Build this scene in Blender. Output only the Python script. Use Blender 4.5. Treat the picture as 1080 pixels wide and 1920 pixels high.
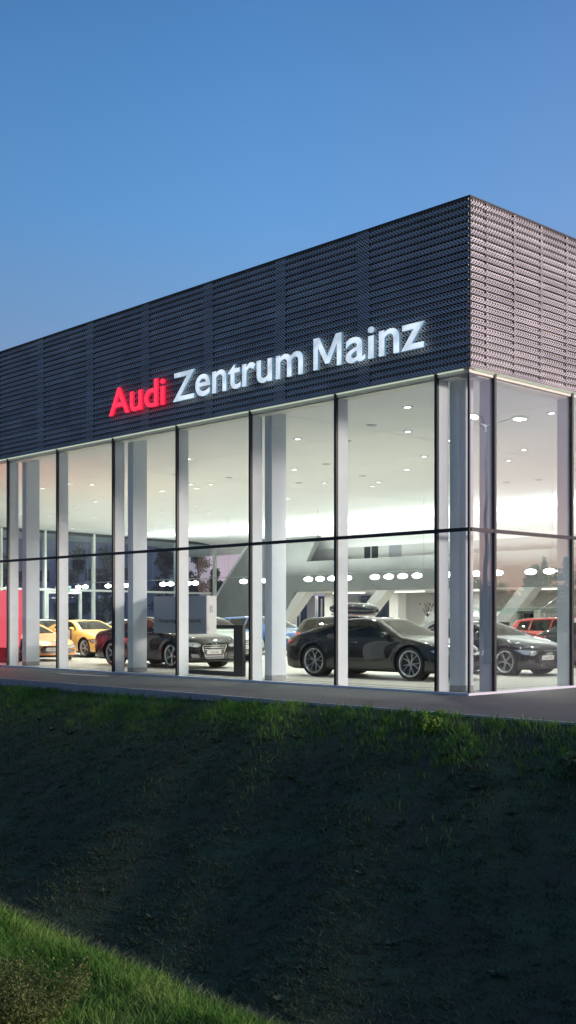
import bpy, bmesh, math, random
import numpy as np
from mathutils import Vector, Matrix
from mathutils.bvhtree import BVHTree
random.seed(7); rng = np.random.default_rng(7)
R = math.radians
DEBUG = False
for o in list(bpy.data.objects): bpy.data.objects.remove(o)
S = bpy.context.scene
COL = S.collection

# ------------------------------------------------------------------ measuring helpers (survey of the place)
F, HH, CX0, HY = 2132.0, 1.48, 540.0, 1156.0
CAMX, CAMY = 13.27, -17.38
def ray(px):
    a = (px-CX0)/F
    return a*.6896-.7242, a*.7243+.6894
def floor_at(px, py, z=0.0):
    d = F*(HH-z)/(py-HY); r = ray(px)
    return CAMX+r[0]*d, CAMY+r[1]*d
def on_plane(px, py, y):
    r = ray(px); d = (y-CAMY)/r[1]
    return CAMX+r[0]*d, HH+(HY-py)/F*d

# ------------------------------------------------------------------ materials
MATS = {}
def new_mat(name):
    m = bpy.data.materials.new(name); m.use_nodes = True
    nt = m.node_tree; nt.nodes.clear()
    out = nt.nodes.new('ShaderNodeOutputMaterial')
    MATS[name] = m
    return m, nt, out
def N(nt, t, **kw):
    n = nt.nodes.new(t)
    for k, v in kw.items():
        if k.startswith('i_'):
            n.inputs[k[2:].replace('_', ' ')].default_value = v
        else: setattr(n, k, v)
    return n
def mth(nt, op, a, b=None, c=None):
    n = nt.nodes.new('ShaderNodeMath'); n.operation = op
    for i, v in enumerate((a, b, c)):
        if v is None: continue
        if isinstance(v, (int, float)): n.inputs[i].default_value = v
        else: nt.links.new(v, n.inputs[i])
    return n.outputs[0]
def pbr(name, col, rough=.5, metal=0., coat=0., spec=.5, noise=0., nscale=8., bump=0., bscale=60., emit=None, estr=0., stretch=None):
    m, nt, out = new_mat(name)
    b = N(nt, 'ShaderNodeBsdfPrincipled')
    b.inputs['Base Color'].default_value = (*col, 1); b.inputs['Roughness'].default_value = rough
    b.inputs['Metallic'].default_value = metal; b.inputs['Coat Weight'].default_value = coat
    b.inputs['Coat Roughness'].default_value = .02; b.inputs['Coat IOR'].default_value = 1.6 if coat else 1.5
    b.inputs['Specular IOR Level'].default_value = spec
    if emit:
        b.inputs['Emission Color'].default_value = (*emit, 1); b.inputs['Emission Strength'].default_value = estr
    if noise or bump:
        tc = N(nt, 'ShaderNodeTexCoord')
        src = tc.outputs['Object']
        if stretch:
            mp = N(nt, 'ShaderNodeMapping'); mp.inputs['Scale'].default_value = stretch
            nt.links.new(src, mp.inputs[0]); src = mp.outputs[0]
    if noise:
        n = N(nt, 'ShaderNodeTexNoise'); n.inputs['Scale'].default_value = nscale; n.inputs['Detail'].default_value = 6
        nt.links.new(src, n.inputs['Vector'])
        r = N(nt, 'ShaderNodeMapRange'); r.inputs[1].default_value = .3; r.inputs[2].default_value = .7
        r.inputs[3].default_value = 1-noise; r.inputs[4].default_value = 1+noise
        nt.links.new(n.outputs[0], r.inputs[0])
        mx = N(nt, 'ShaderNodeVectorMath', operation='SCALE'); mx.inputs[0].default_value = col
        nt.links.new(r.outputs[0], mx.inputs['Scale']); nt.links.new(mx.outputs[0], b.inputs['Base Color'])
    if bump:
        n = N(nt, 'ShaderNodeTexNoise'); n.inputs['Scale'].default_value = bscale; n.inputs['Detail'].default_value = 5
        nt.links.new(src, n.inputs['Vector'])
        bp = N(nt, 'ShaderNodeBump'); bp.inputs['Strength'].default_value = bump; bp.inputs['Distance'].default_value = .02
        nt.links.new(n.outputs[0], bp.inputs['Height']); nt.links.new(bp.outputs[0], b.inputs['Normal'])
    nt.links.new(b.outputs[0], out.inputs[0])
    return m
def emitm(name, col, s):
    m, nt, out = new_mat(name)
    e = N(nt, 'ShaderNodeEmission'); e.inputs[0].default_value = (*col, 1); e.inputs[1].default_value = s
    nt.links.new(e.outputs[0], out.inputs[0]); return m
def glassm(name, tint, f0=.05, rough=0., extra=0.):
    m, nt, out = new_mat(name)
    t = N(nt, 'ShaderNodeBsdfTransparent'); t.inputs[0].default_value = (*tint, 1)
    g = N(nt, 'ShaderNodeBsdfGlossy'); g.inputs['Roughness'].default_value = rough; g.inputs[0].default_value = (1, 1, 1, 1)
    lw = N(nt, 'ShaderNodeLayerWeight'); lw.inputs[0].default_value = .5
    p = mth(nt, 'POWER', lw.outputs['Facing'], 4.0)
    fac = mth(nt, 'MULTIPLY_ADD', p, .9, f0)
    if extra:
        tc = N(nt, 'ShaderNodeTexCoord'); nz = N(nt, 'ShaderNodeTexNoise'); nz.inputs['Scale'].default_value = .9; nz.inputs['Detail'].default_value = 1
        nt.links.new(tc.outputs['Object'], nz.inputs['Vector'])
        bp = N(nt, 'ShaderNodeBump'); bp.inputs['Strength'].default_value = extra; bp.inputs['Distance'].default_value = .012
        nt.links.new(nz.outputs[0], bp.inputs['Height']); nt.links.new(bp.outputs[0], g.inputs['Normal'])
    mx = N(nt, 'ShaderNodeMixShader')
    nt.links.new(fac, mx.inputs[0]); nt.links.new(t.outputs[0], mx.inputs[1]); nt.links.new(g.outputs[0], mx.inputs[2])
    nt.links.new(mx.outputs[0], out.inputs[0]); return m

facade_glass = glassm('facade_glass', (.94, .97, .95), .055, extra=.12)
west_glass = glassm('west_facade_glass', (.93, .96, .95), .11, extra=.3)
rear_glass = glassm('rear_glass', (.84, .9, .92), .03)
car_glass = glassm('car_glass', (.30, .34, .32), .07)
tint_glass = glassm('tint_glass', (.06, .065, .07), .06)
balus_glass = glassm('balustrade_glass', (.9, .97, .95), .05)
white_wall = pbr('white_wall', (.74, .74, .72), .7, noise=.03, nscale=1.5)
grey_wall = pbr('grey_wall', (.18, .19, .185), .75, noise=.07, nscale=2, bump=.1)
ceiling_m = pbr('ceiling_paint', (.84, .85, .84), .75, noise=.02, nscale=.6)
fin_m = pbr('fin_aluminium', (.60, .63, .67), .45, noise=.04, nscale=3)
column_m = pbr('column_paint', (.56, .60, .65), .6, noise=.035, nscale=4, bump=.05)
plinth_m = pbr('plinth', (.30, .30, .31), .6, noise=.08)
mullion_m = pbr('mullion_black', (.012, .014, .018), .4)
header_m = pbr('header_cream', (.75, .72, .62), .5)
cream_frame = pbr('white_frame', (.70, .74, .72), .4)
dark_metal = pbr('dark_metal', (.018, .019, .021), .45, noise=.1)
black_pl = pbr('black_plastic', (.012, .012, .013), .5)
rubber = pbr('rubber', (.014, .014, .015), .75, noise=.15, nscale=30)
rim_m = pbr('rim_silver', (.62, .62, .63), .28, metal=.9)
chrome = pbr('chrome', (.85, .85, .86), .12, metal=1.)
plate_m = pbr('plate_white', (.62, .62, .60), .4)
text_m = pbr('lettering_grey', (.12, .11, .12), .5)
headl_m = pbr('headlight_lens', (.55, .57, .6), .12, metal=.6, coat=1.)
tail_m = pbr('taillight_red', (.5, .01, .02), .15, coat=1., emit=(1, .03, .05), estr=.15)
seat_m = pbr('seat_leather', (.03, .028, .027), .6)
grille_m = pbr('grille_dark', (.008, .008, .009), .35)
panel_m = pbr('panel_white', (.62, .60, .60), .5, noise=.02)
panelg_m = pbr('panel_grey', (.36, .37, .41), .55, noise=.03)
red_panel = emitm('red_lightbox', (1.0, .13, .18), 1.12)
red_base = pbr('red_base', (.10, .004, .01), .4)
lamp_on = emitm('lamp_lens', (.93, 1, .99), 20.0)
spot_on = emitm('downlight_lens', (1, .99, .95), 20.0)
lamp_metal = pbr('lamp_grey_metal', (.3, .31, .33), .4, metal=.5)
street_on = emitm('street_lamp_lens', (1, .98, .93), 45.)
wood_m = pbr('cream_cupboard', (.55, .55, .48), .5)
bark_m = pbr('bark', (.05, .035, .025), .9, noise=.3, nscale=10, bump=.5)
dark_glassy = pbr('dark_window', (.02, .025, .03), .12)
out_wall = pbr('render_wall', (.42, .40, .47), .85, noise=.06, nscale=.5, bump=.1)
sign_white = pbr('small_sign_white', (.75, .77, .8), .5, emit=(.8, .85, 1), estr=.12)
exit_m = emitm('exit_sign', (.35, .95, .7), .9)
stair_m = pbr('stair_paint', (.45, .43, .40), .6)
granite = pbr('kerb_granite', (.33, .33, .33), .8, noise=.2, nscale=20, bump=.3)

# facade perforated sheet
def perforated():
    m, nt, out = new_mat('perforated_sheet')
    b = N(nt, 'ShaderNodeBsdfPrincipled'); b.inputs['Roughness'].default_value = .5; b.inputs['Metallic'].default_value = .1
    tc = N(nt, 'ShaderNodeTexCoord'); sp = N(nt, 'ShaderNodeSeparateXYZ'); nt.links.new(tc.outputs['Object'], sp.inputs[0])
    X, Z = sp.outputs[0], sp.outputs[2]
    rowf = mth(nt, 'DIVIDE', Z, .0344); row = mth(nt, 'FLOOR', rowf)
    fv = mth(nt, 'SUBTRACT', mth(nt, 'FRACT', rowf), .5)
    xo = mth(nt, 'ADD', mth(nt, 'DIVIDE', X, .085), mth(nt, 'MULTIPLY', row, .5))
    fu = mth(nt, 'SUBTRACT', mth(nt, 'FRACT', xo), .5)
    du = mth(nt, 'POWER', mth(nt, 'ABSOLUTE', mth(nt, 'MULTIPLY', fu, .085/.031)), 2.)
    dv = mth(nt, 'POWER', mth(nt, 'ABSOLUTE', mth(nt, 'MULTIPLY', fv, .0344/.0142)), 2.)
    hole = mth(nt, 'LESS_THAN', mth(nt, 'ADD', du, dv), 1.)
    wn = N(nt, 'ShaderNodeTexWhiteNoise', noise_dimensions='2D')
    cb = N(nt, 'ShaderNodeCombineXYZ')
    nt.links.new(mth(nt, 'FLOOR', mth(nt, 'DIVIDE', X, 1.25)), cb.inputs[0]); nt.links.new(mth(nt, 'FLOOR', mth(nt, 'DIVIDE', Z, .1378)), cb.inputs[1])
    nt.links.new(cb.outputs[0], wn.inputs[0])
    v = mth(nt, 'MULTIPLY_ADD', wn.outputs[0], .3, .85)
    ns = N(nt, 'ShaderNodeTexNoise'); ns.inputs['Scale'].default_value = 1.2; nt.links.new(tc.outputs['Object'], ns.inputs['Vector'])
    v = mth(nt, 'MULTIPLY', v, mth(nt, 'MULTIPLY_ADD', ns.outputs[0], .6, .7))
    sc = N(nt, 'ShaderNodeVectorMath', operation='SCALE'); sc.inputs[0].default_value = (.60, .60, .60); nt.links.new(v, sc.inputs['Scale'])
    nt.links.new(sc.outputs[0], b.inputs['Base Color'])
    d = N(nt, 'ShaderNodeBsdfDiffuse'); d.inputs[0].default_value = (.012, .012, .014, 1)
    mx = N(nt, 'ShaderNodeMixShader'); nt.links.new(hole, mx.inputs[0]); nt.links.new(b.outputs[0], mx.inputs[1]); nt.links.new(d.outputs[0], mx.inputs[2])
    nt.links.new(mx.outputs[0], out.inputs[0]); return m
perf_m = perforated()

def tiles(name, col, joint, w, rough, nz=.05):
    m, nt, out = new_mat(name)
    b = N(nt, 'ShaderNodeBsdfPrincipled'); b.inputs['Roughness'].default_value = rough
    tc = N(nt, 'ShaderNodeTexCoord')
    br = N(nt, 'ShaderNodeTexBrick'); br.offset = 0; br.inputs['Scale'].default_value = 1
    br.inputs['Brick Width'].default_value = w; br.inputs['Row Height'].default_value = w; br.inputs['Mortar Size'].default_value = .008
    c = np.array(col)
    br.inputs['Color1'].default_value = (*(c*(1-nz)), 1); br.inputs['Color2'].default_value = (*(c*(1+nz)), 1); br.inputs['Mortar'].default_value = (*joint, 1)
    nt.links.new(tc.outputs['Object'], br.inputs[0])
    n = N(nt, 'ShaderNodeTexNoise'); n.inputs['Scale'].default_value = 6; n.inputs['Detail'].default_value = 8; nt.links.new(tc.outputs['Object'], n.inputs['Vector'])
    mp = N(nt, 'ShaderNodeMapRange'); mp.inputs[3].default_value = .85; mp.inputs[4].default_value = 1.12; nt.links.new(n.outputs[0], mp.inputs[0])
    sc = N(nt, 'ShaderNodeVectorMath', operation='SCALE'); nt.links.new(br.outputs[0], sc.inputs[0]); nt.links.new(mp.outputs[0], sc.inputs['Scale'])
    nt.links.new(sc.outputs[0], b.inputs['Base Color']); nt.links.new(b.outputs[0], out.inputs[0]); return m
floor_m = tiles('showroom_tiles', (.46, .43, .385), (.34, .31, .28), .6, .30, .02)

def asphalt(name, col):
    m, nt, out = new_mat(name)
    b = N(nt, 'ShaderNodeBsdfPrincipled'); b.inputs['Roughness'].default_value = .85
    tc = N(nt, 'ShaderNodeTexCoord')
    n = N(nt, 'ShaderNodeTexNoise'); n.inputs['Scale'].default_value = 55; n.inputs['Detail'].default_value = 4; nt.links.new(tc.outputs['Object'], n.inputs['Vector'])
    n2 = N(nt, 'ShaderNodeTexNoise'); n2.inputs['Scale'].default_value = .8; n2.inputs['Detail'].default_value = 5; nt.links.new(tc.outputs['Object'], n2.inputs['Vector'])
    a = mth(nt, 'MULTIPLY_ADD', n.outputs[0], 2.4, -.3)
    a = mth(nt, 'MULTIPLY', a, mth(nt, 'MULTIPLY_ADD', n2.outputs[0], .6, .7))
    sc = N(nt, 'ShaderNodeVectorMath', operation='SCALE'); sc.inputs[0].default_value = col; nt.links.new(a, sc.inputs['Scale'])
    nt.links.new(sc.outputs[0], b.inputs['Base Color'])
    bp = N(nt, 'ShaderNodeBump'); bp.inputs['Strength'].default_value = .5; bp.inputs['Distance'].default_value = .01
    nt.links.new(n.outputs[0], bp.inputs['Height']); nt.links.new(bp.outputs[0], b.inputs['Normal'])
    nt.links.new(b.outputs[0], out.inputs[0]); return m
pave_m = asphalt('pavement_asphalt', (.105, .102, .093))

def ground_mat():
    m, nt, out = new_mat('soil_and_turf')
    b = N(nt, 'ShaderNodeBsdfPrincipled'); b.inputs['Roughness'].default_value = .95; b.inputs['Specular IOR Level'].default_value = .1
    tc = N(nt, 'ShaderNodeTexCoord')
    n = N(nt, 'ShaderNodeTexNoise'); n.inputs['Scale'].default_value = 1.1; n.inputs['Detail'].default_value = 9; n.inputs['Roughness'].default_value = .65
    nt.links.new(tc.outputs['Object'], n.inputs['Vector'])
    cr = N(nt, 'ShaderNodeValToRGB'); e = cr.color_ramp.elements
    e[0].position = .35; e[0].color = (.070, .068, .044, 1); e[1].position = .68; e[1].color = (.072, .108, .055, 1)
    x = cr.color_ramp.elements.new(.5); x.color = (.060, .074, .038, 1)
    nt.links.new(n.outputs[0], cr.inputs[0]); nt.links.new(cr.outputs[0], b.inputs['Base Color'])
    n3 = N(nt, 'ShaderNodeTexNoise'); n3.inputs['Scale'].default_value = 25; n3.inputs['Detail'].default_value = 6; nt.links.new(tc.outputs['Object'], n3.inputs['Vector'])
    bp = N(nt, 'ShaderNodeBump'); bp.inputs['Strength'].default_value = .5; bp.inputs['Distance'].default_value = .04
    nt.links.new(n3.outputs[0], bp.inputs['Height']); nt.links.new(bp.outputs[0], b.inputs['Normal'])
    nt.links.new(b.outputs[0], out.inputs[0]); return m
ground_m = ground_mat()

def leafy(name, c0, c1, c2, trans=.25):
    m, nt, out = new_mat(name)
    at = N(nt, 'ShaderNodeAttribute', attribute_name='tint')
    cr = N(nt, 'ShaderNodeValToRGB'); e = cr.color_ramp.elements
    e[0].position = 0; e[0].color = (*c0, 1); e[1].position = 1; e[1].color = (*c2, 1)
    x = cr.color_ramp.elements.new(.55); x.color = (*c1, 1)
    nt.links.new(at.outputs['Fac'], cr.inputs[0])
    b = N(nt, 'ShaderNodeBsdfPrincipled'); b.inputs['Roughness'].default_value = .6; b.inputs['Specular IOR Level'].default_value = .25
    t = N(nt, 'ShaderNodeBsdfTranslucent'); mx = N(nt, 'ShaderNodeMixShader'); mx.inputs[0].default_value = trans
    nt.links.new(cr.outputs[0], b.inputs['Base Color']); nt.links.new(cr.outputs[0], t.inputs[0])
    nt.links.new(b.outputs[0], mx.inputs[1]); nt.links.new(t.outputs[0], mx.inputs[2]); nt.links.new(mx.outputs[0], out.inputs[0]); return m
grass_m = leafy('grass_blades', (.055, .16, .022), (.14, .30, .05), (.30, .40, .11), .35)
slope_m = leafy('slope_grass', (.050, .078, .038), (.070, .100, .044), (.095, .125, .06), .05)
weed_m = leafy('dry_weed', (.07, .11, .03), (.12, .17, .045), (.22, .22, .07), .3)
leaf_m = leafy('tree_leaves', (.02, .045, .012), (.035, .07, .02), (.07, .10, .03), .3)
needle_m = leafy('fir_needles', (.008, .02, .01), (.015, .03, .014), (.03, .045, .02), .1)

# ------------------------------------------------------------------ object helpers
def link(name, me, mat=None, parent=None):
    o = bpy.data.objects.new(name, me); COL.objects.link(o)
    if mat is not None and len(me.materials) == 0:
        for mm in (mat if isinstance(mat, (list, tuple)) else [mat]): me.materials.append(mm)
    if parent is not None: o.parent = parent
    return o
def from_bm(name, bm, mat, parent=None, smooth=False):
    me = bpy.data.meshes.new(name)
    if smooth:
        for f in bm.faces: f.smooth = True
    bm.to_mesh(me); bm.free()
    return link(name, me, mat, parent)
def tag(o, label=None, cat=None, group=None, kind=None):
    if label: o['label'] = label
    if cat: o['category'] = cat
    if group: o['group'] = group
    if kind: o['kind'] = kind
    return o
def empty(name, loc=(0, 0, 0), rz=0, label=None, cat=None, group=None):
    o = bpy.data.objects.new(name, None); COL.objects.link(o); o.location = loc; o.rotation_euler = (0, 0, rz)
    o.empty_display_size = .2
    return tag(o, label, cat, group)
def copy_tree(o, parent=None):
    c = o.copy(); COL.objects.link(c); c.parent = parent
    for ch in [q for q in bpy.data.objects if q.parent == o]: copy_tree(ch, c)
    return c
def bx(bm, x0, x1, y0, y1, z0, z1, mi=0, bev=0.):
    vs = [bm.verts.new(p) for p in ((x0, y0, z0), (x1, y0, z0), (x1, y1, z0), (x0, y1, z0), (x0, y0, z1), (x1, y0, z1), (x1, y1, z1), (x0, y1, z1))]
    fs = []
    for q in ((0, 3, 2, 1), (4, 5, 6, 7), (0, 1, 5, 4), (1, 2, 6, 5), (2, 3, 7, 6), (3, 0, 4, 7)):
        f = bm.faces.new([vs[i] for i in q]); f.material_index = mi; fs.append(f)
    if bev:
        es = list({e for f in fs for e in f.edges}); bmesh.ops.bevel(bm, geom=es, offset=bev, segments=2, affect='EDGES')
def box(name, x0, x1, y0, y1, z0, z1, mat, parent=None, bev=0.):
    bm = bmesh.new(); bx(bm, x0, x1, y0, y1, z0, z1, 0, bev); return from_bm(name, bm, mat, parent)
def prism(bm, pts, y0, y1, mi=0):
    """polygon of (x,z) extruded along y"""
    a = [bm.verts.new((p[0], y0, p[1])) for p in pts]; b = [bm.verts.new((p[0], y1, p[1])) for p in pts]
    n = len(pts); fs = [bm.faces.new(a), bm.faces.new(b[::-1])]
    for i in range(n): fs.append(bm.faces.new((a[i], b[i], b[(i+1) % n], a[(i+1) % n])))
    for f in fs: f.material_index = mi
def prism_obj(name, pts, y0, y1, mat, parent=None):
    bm = bmesh.new(); prism(bm, pts, y0, y1); bmesh.ops.recalc_face_normals(bm, faces=bm.faces); return from_bm(name, bm, mat, parent)
def tube(bm, p0, p1, r0, r1=None, n=10, mi=0):
    r1 = r0 if r1 is None else r1
    p0 = Vector(p0); p1 = Vector(p1); d = (p1-p0).normalized()
    u = d.orthogonal().normalized(); v = d.cross(u)
    A = [bm.verts.new(p0+(u*math.cos(2*math.pi*i/n)+v*math.sin(2*math.pi*i/n))*r0) for i in range(n)]
    B = [bm.verts.new(p1+(u*math.cos(2*math.pi*i/n)+v*math.sin(2*math.pi*i/n))*r1) for i in range(n)]
    fs = [bm.faces.new(A[::-1]), bm.faces.new(B)]
    for i in range(n): fs.append(bm.faces.new((A[i], A[(i+1) % n], B[(i+1) % n], B[i])))
    for f in fs: f.material_index = mi; f.smooth = len(f.verts) == 4
def text_mesh(txt, size, extrude=.0, offset=0.):
    cu = bpy.data.curves.new('lettering', 'FONT'); cu.body = txt; cu.size = size; cu.extrude = extrude; cu.offset = offset
    cu.resolution_u = 6
    o = bpy.data.objects.new('lettering', cu); COL.objects.link(o)
    dg = bpy.context.evaluated_depsgraph_get(); dg.update()
    me = bpy.data.meshes.new_from_object(o.evaluated_get(dg)); bpy.data.objects.remove(o)
    me.materials.clear()
    return me

# ------------------------------------------------------------------ ground, ditch, pavement
PE = -3.45    # outer edge of the pavement
def kerb_drop(x):      # grass lies lower towards the left end of the pavement
    t = min(1, max(0, (1.5-x)/9)); return .04+.14*t*t*(3-2*t)
def sm(a, b, t):
    t = min(1, max(0, (t-a)/(b-a))); return t*t*(3-2*t)
def gz(x, y):
    wob = .10*math.sin(x*.55+1.3)+.07*math.sin(x*1.37+y*.6)+.04*math.sin(x*3.1+y*2.2)
    e = -kerb_drop(x)
    if y > PE-.05: return min(e, -.16)-.1 if y > PE+.25 else e
    bot = -2.15
    if y > -10.6:
        t = (PE-y)/(PE+10.6)
        h = e+(bot-e)*(t*.92+.08*sm(0, 1, t)) if t < 1 else bot
        h = e+(bot-e)*sm(-.28, 1.12, t)/1.0 + (-(bot-e)*sm(-.28, 1.12, 0))*(1-t)
        return h+wob*.6*sm(0, .2, t)
    if x > 0: y = y+.075*min(4, max(-3, x-7))
    if y > -13.95:
        t = (-10.6-y)/3.35
        return bot+(-.31-bot)*sm(-.12, 1.12, t)*1.0+wob*.5*(1-t)
    return -.31+.06*sm(0, 1.5, -13.95-y)+.03*math.sin(x*1.9+y*1.3)+.02*math.sin(x*5.3-y*3.7)
xs = np.unique(np.concatenate([[-900, -500, -250, -120, -70], np.arange(-46, 24, .3), [26, 30, 40, 70, 140, 300, 900]]))
ys = np.unique(np.concatenate([[-900, -400, -150, -60, -30, -22], np.arange(-19, -3.3, .22), [PE, PE+.24, PE+.3, 0, 10, 30, 60, 100, 140, 200, 400, 900]]))
gv = [(float(x), float(y), gz(x, y)) for y in ys for x in xs]
nx = len(xs)
gf = [(j*nx+i, j*nx+i+1, (j+1)*nx+i+1, (j+1)*nx+i) for j in range(len(ys)-1) for i in range(nx-1)]
me = bpy.data.meshes.new('ground'); me.from_pydata(gv, [], gf)
for p in me.polygons: p.use_smooth = True
tag(link('ground', me, ground_m), 'dark grassy ground with the ditch in front of the showroom', kind='structure')

bm = bmesh.new(); bx(bm, -60, 40, PE+.06, -.02, -.13, -.02); bx(bm, .02, 40, -.02, 60, -.13, -.02)
tag(from_bm('pavement', bm, pave_m), 'grey asphalt pavement running round the glass corner', kind='structure')
bm = bmesh.new()
x = -60.
while x < 40:
    bx(bm, x+.006, x+2.494, PE-.02, PE+.055, -.24, -.012, 0); x += 2.5
tag(from_bm('kerb', bm, granite), 'thin stone edging between pavement and grass', kind='structure')

# blades
def blades(name, pts, h, w, mat, lean=.5, tint=None, label=None):
    n = len(pts)
    a = rng.uniform(0, 2*np.pi, n); hh = h*rng.uniform(.5, 1.25, n); ww = w*rng.uniform(.6, 1.3, n)
    la = rng.uniform(0, 2*np.pi, n); l = lean*rng.uniform(.2, 1.2, n)*hh
    d = np.stack([np.cos(a), np.sin(a), np.zeros(n)], 1)*ww[:, None]*.5
    L = np.stack([np.cos(la)*l, np.sin(la)*l, np.zeros(n)], 1)
    up = np.zeros((n, 3)); up[:, 2] = hh
    v = np.empty((n, 5, 3)); v[:, 0] = pts-d; v[:, 1] = pts+d
    mid = pts+L*.3+up*.55
    v[:, 2] = mid+d*.75; v[:, 3] = mid-d*.75; v[:, 4] = pts+L+up*.95
    me = bpy.data.meshes.new(name); me.vertices.add(n*5); me.vertices.foreach_set('co', v.reshape(-1))
    base = (np.arange(n)*5)[:, None]
    lv = (base+np.array([[0, 1, 2, 3, 3, 2, 4]])).reshape(-1).astype(np.int32)
    me.loops.add(n*7); me.loops.foreach_set('vertex_index', lv)
    me.polygons.add(n*2)
    ls = (np.arange(n)*7)[:, None]+np.array([[0, 4]])
    me.polygons.foreach_set('loop_start', ls.reshape(-1).astype(np.int32))
    me.update(calc_edges=True)
    t = rng.uniform(0, 1, n) if tint is None else tint
    at = me.attributes.new('tint', 'FLOAT', 'POINT'); at.data.foreach_set('value', np.repeat(t, 5).astype(np.float32))
    o = link(name, me, mat); tag(o, label, 'grass', kind='stuff'); return o
def scatter(n, x0, x1, y0, y1, clump=0, dens=None):
    px = rng.uniform(x0, x1, n); py = rng.uniform(y0, y1, n)
    if clump:
        k = max(1, n//clump); cx = rng.uniform(x0, x1, k); cy = rng.uniform(y0, y1, k)
        idx = rng.integers(0, k, n); m = rng.random(n) < .6
        px = np.where(m, cx[idx]+rng.normal(0, .05, n), px); py = np.where(m, cy[idx]+rng.normal(0, .05, n), py)
    if dens is not None:
        k = rng.random(n) < dens(px, py); px, py = px[k], py[k]
    z = np.array([gz(float(a), float(b)) for a, b in zip(px, py)])
    return np.stack([px, py, z-.01], 1)
def patchy(p, s, seed):
    return .5+.25*np.sin(p[:, 0]*s+seed)*np.cos(p[:, 1]*s*1.3+seed*2)+.25*np.sin(p[:, 0]*s*2.7+p[:, 1]*s*2.1+seed)
p = np.concatenate([scatter(62000, 5.6, 10.8, -15.9, -13.7, 40), scatter(70000, 0, 15, -18.5, -13.8, 60)])
p = p[~((np.hypot(p[:, 0]-13.27, p[:, 1]+17.38) < 1.2))]
t = np.clip(.8*patchy(p, 2.1, 1.)+rng.normal(0, .14, len(p))-.10+.22*np.exp(-((p[:, 1]+14.0)/.16)**2), 0, 1)
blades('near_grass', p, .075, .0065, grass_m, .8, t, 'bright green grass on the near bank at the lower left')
p = scatter(260, 5.6, 10.8, -14.25, -13.85)
blades('seed_stalks', p, .17, .0035, weed_m, .5, None, 'thin dry seed stalks along the crest of the near bank')
p = scatter(170000, -30, 9, -7.4, PE-.03, 60, lambda x, y: np.clip(1.1-(PE-y)/1.9, .03, 1)*np.clip(.75+.35*np.sin(x*1.7+y*2)+.3*np.sin(x*4.1), .1, 1))
t = np.clip(.75*patchy(p, 1.3, 3.)+rng.normal(0, .12, len(p))-.1, 0, 1)
blades('verge_grass', p, .115, .012, grass_m, .7, t, 'green tufty grass along the pavement edge at the top of the slope')
p = np.concatenate([scatter(190000, -8, 11, -13.9, -3.9, 40), scatter(130000, -30, -8, -13.0, -3.9, 50)])
t = np.clip(.9*patchy(p, .9, 5.)+rng.normal(0, .15, len(p))-.1, 0, 1)
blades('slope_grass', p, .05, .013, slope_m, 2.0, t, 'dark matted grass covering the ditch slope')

def slope_weeds():
    C = scatter(420, -22, 10, -13.2, -4.2, 6); q = []
    for c in C:
        k = random.randint(5, 10); s_ = random.uniform(.03, .085)
        for i in range(k):
            a = 6.283*i/k+random.random()*.6; d = np.array([math.cos(a), math.sin(a), random.uniform(.2, .7)]); n_ = np.array([-math.sin(a), math.cos(a), 0])*s_*.3
            q.append([c+[0, 0, .01], c+d*s_*.6+n_+[0, 0, .01], c+d*s_*1.2, c+d*s_*.6-n_+[0, 0, .01]])
    return np.array(q)
# dry weed bush bottom left, and a leafy weed on the right
def leaf_cloud(centres, rad, n, size, flat=1.0):
    """small leaf quads around centres; returns verts array and count"""
    c = centres[rng.integers(0, len(centres), n)]
    d = rng.normal(0, 1, (n, 3)); d /= np.linalg.norm(d, axis=1)[:, None]
    r = rad*rng.random(n)**.45
    p = c+d*r[:, None]*np.array([1, 1, flat])
    u = rng.normal(0, 1, (n, 3)); u /= np.linalg.norm(u, axis=1)[:, None]
    w = np.cross(u, rng.normal(0, 1, (n, 3))); w /= np.linalg.norm(w, axis=1)[:, None]
    s = (size*rng.uniform(.5, 1.3, n))[:, None]
    return np.stack([p-u*s, p+w*s*.5, p+u*s, p-w*s*.5], 1)
def leaf_mesh(name, q, mat, parent, tint=None):
    n = len(q); me = bpy.data.meshes.new(name); me.vertices.add(n*4); me.vertices.foreach_set('co', q.reshape(-1))
    me.loops.add(n*4); me.loops.foreach_set('vertex_index', np.arange(n*4, dtype=np.int32))
    me.polygons.add(n); me.polygons.foreach_set('loop_start', (np.arange(n)*4).astype(np.int32)); me.update(calc_edges=True)
    t = rng.uniform(0, 1, n) if tint is None else tint
    at = me.attributes.new('tint', 'FLOAT', 'POINT'); at.data.foreach_set('value', np.repeat(t, 4).astype(np.float32))
    return link(name, me, mat, parent)
def weed(name, x, y, h, spread, nst, nleaf, leafsz, mat, label, cat='bush'):
    z = gz(x, y); r = empty(name, (x, y, z), 0, label, cat)
    bm = bmesh.new(); C = []
    for i in range(nst):
        a = random.uniform(0, 6.28); s = random.uniform(.1, 1)*spread; hh = h*random.uniform(.6, 1)
        p0 = Vector((math.cos(a)*s*.2, math.sin(a)*s*.2, -.02)); p1 = Vector((math.cos(a)*s*.7, math.sin(a)*s*.7, hh*.6)); p2 = Vector((math.cos(a)*s, math.sin(a)*s, hh))
        tube(bm, p0, p1, .004, .003, 5); tube(bm, p1, p2, .003, .0015, 5)
        for k in range(7):
            f = .35+.65*k/6; C.append(p0.lerp(p1, f*2) if f < .5 else p1.lerp(p2, f*2-1))
    from_bm('stem', bm, mat, r)
    q = leaf_cloud(np.array([list(c) for c in C]), spread*.16, nleaf, leafsz)
    leaf_mesh('foliage', q, mat, r)
    return r
o = leaf_mesh('slope_weeds', slope_weeds(), slope_m, None); tag(o, 'small broad leafed rosettes scattered over the dark ditch slope', 'weeds', kind='stuff')
bxx, bxy = 8.95, -14.93
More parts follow.
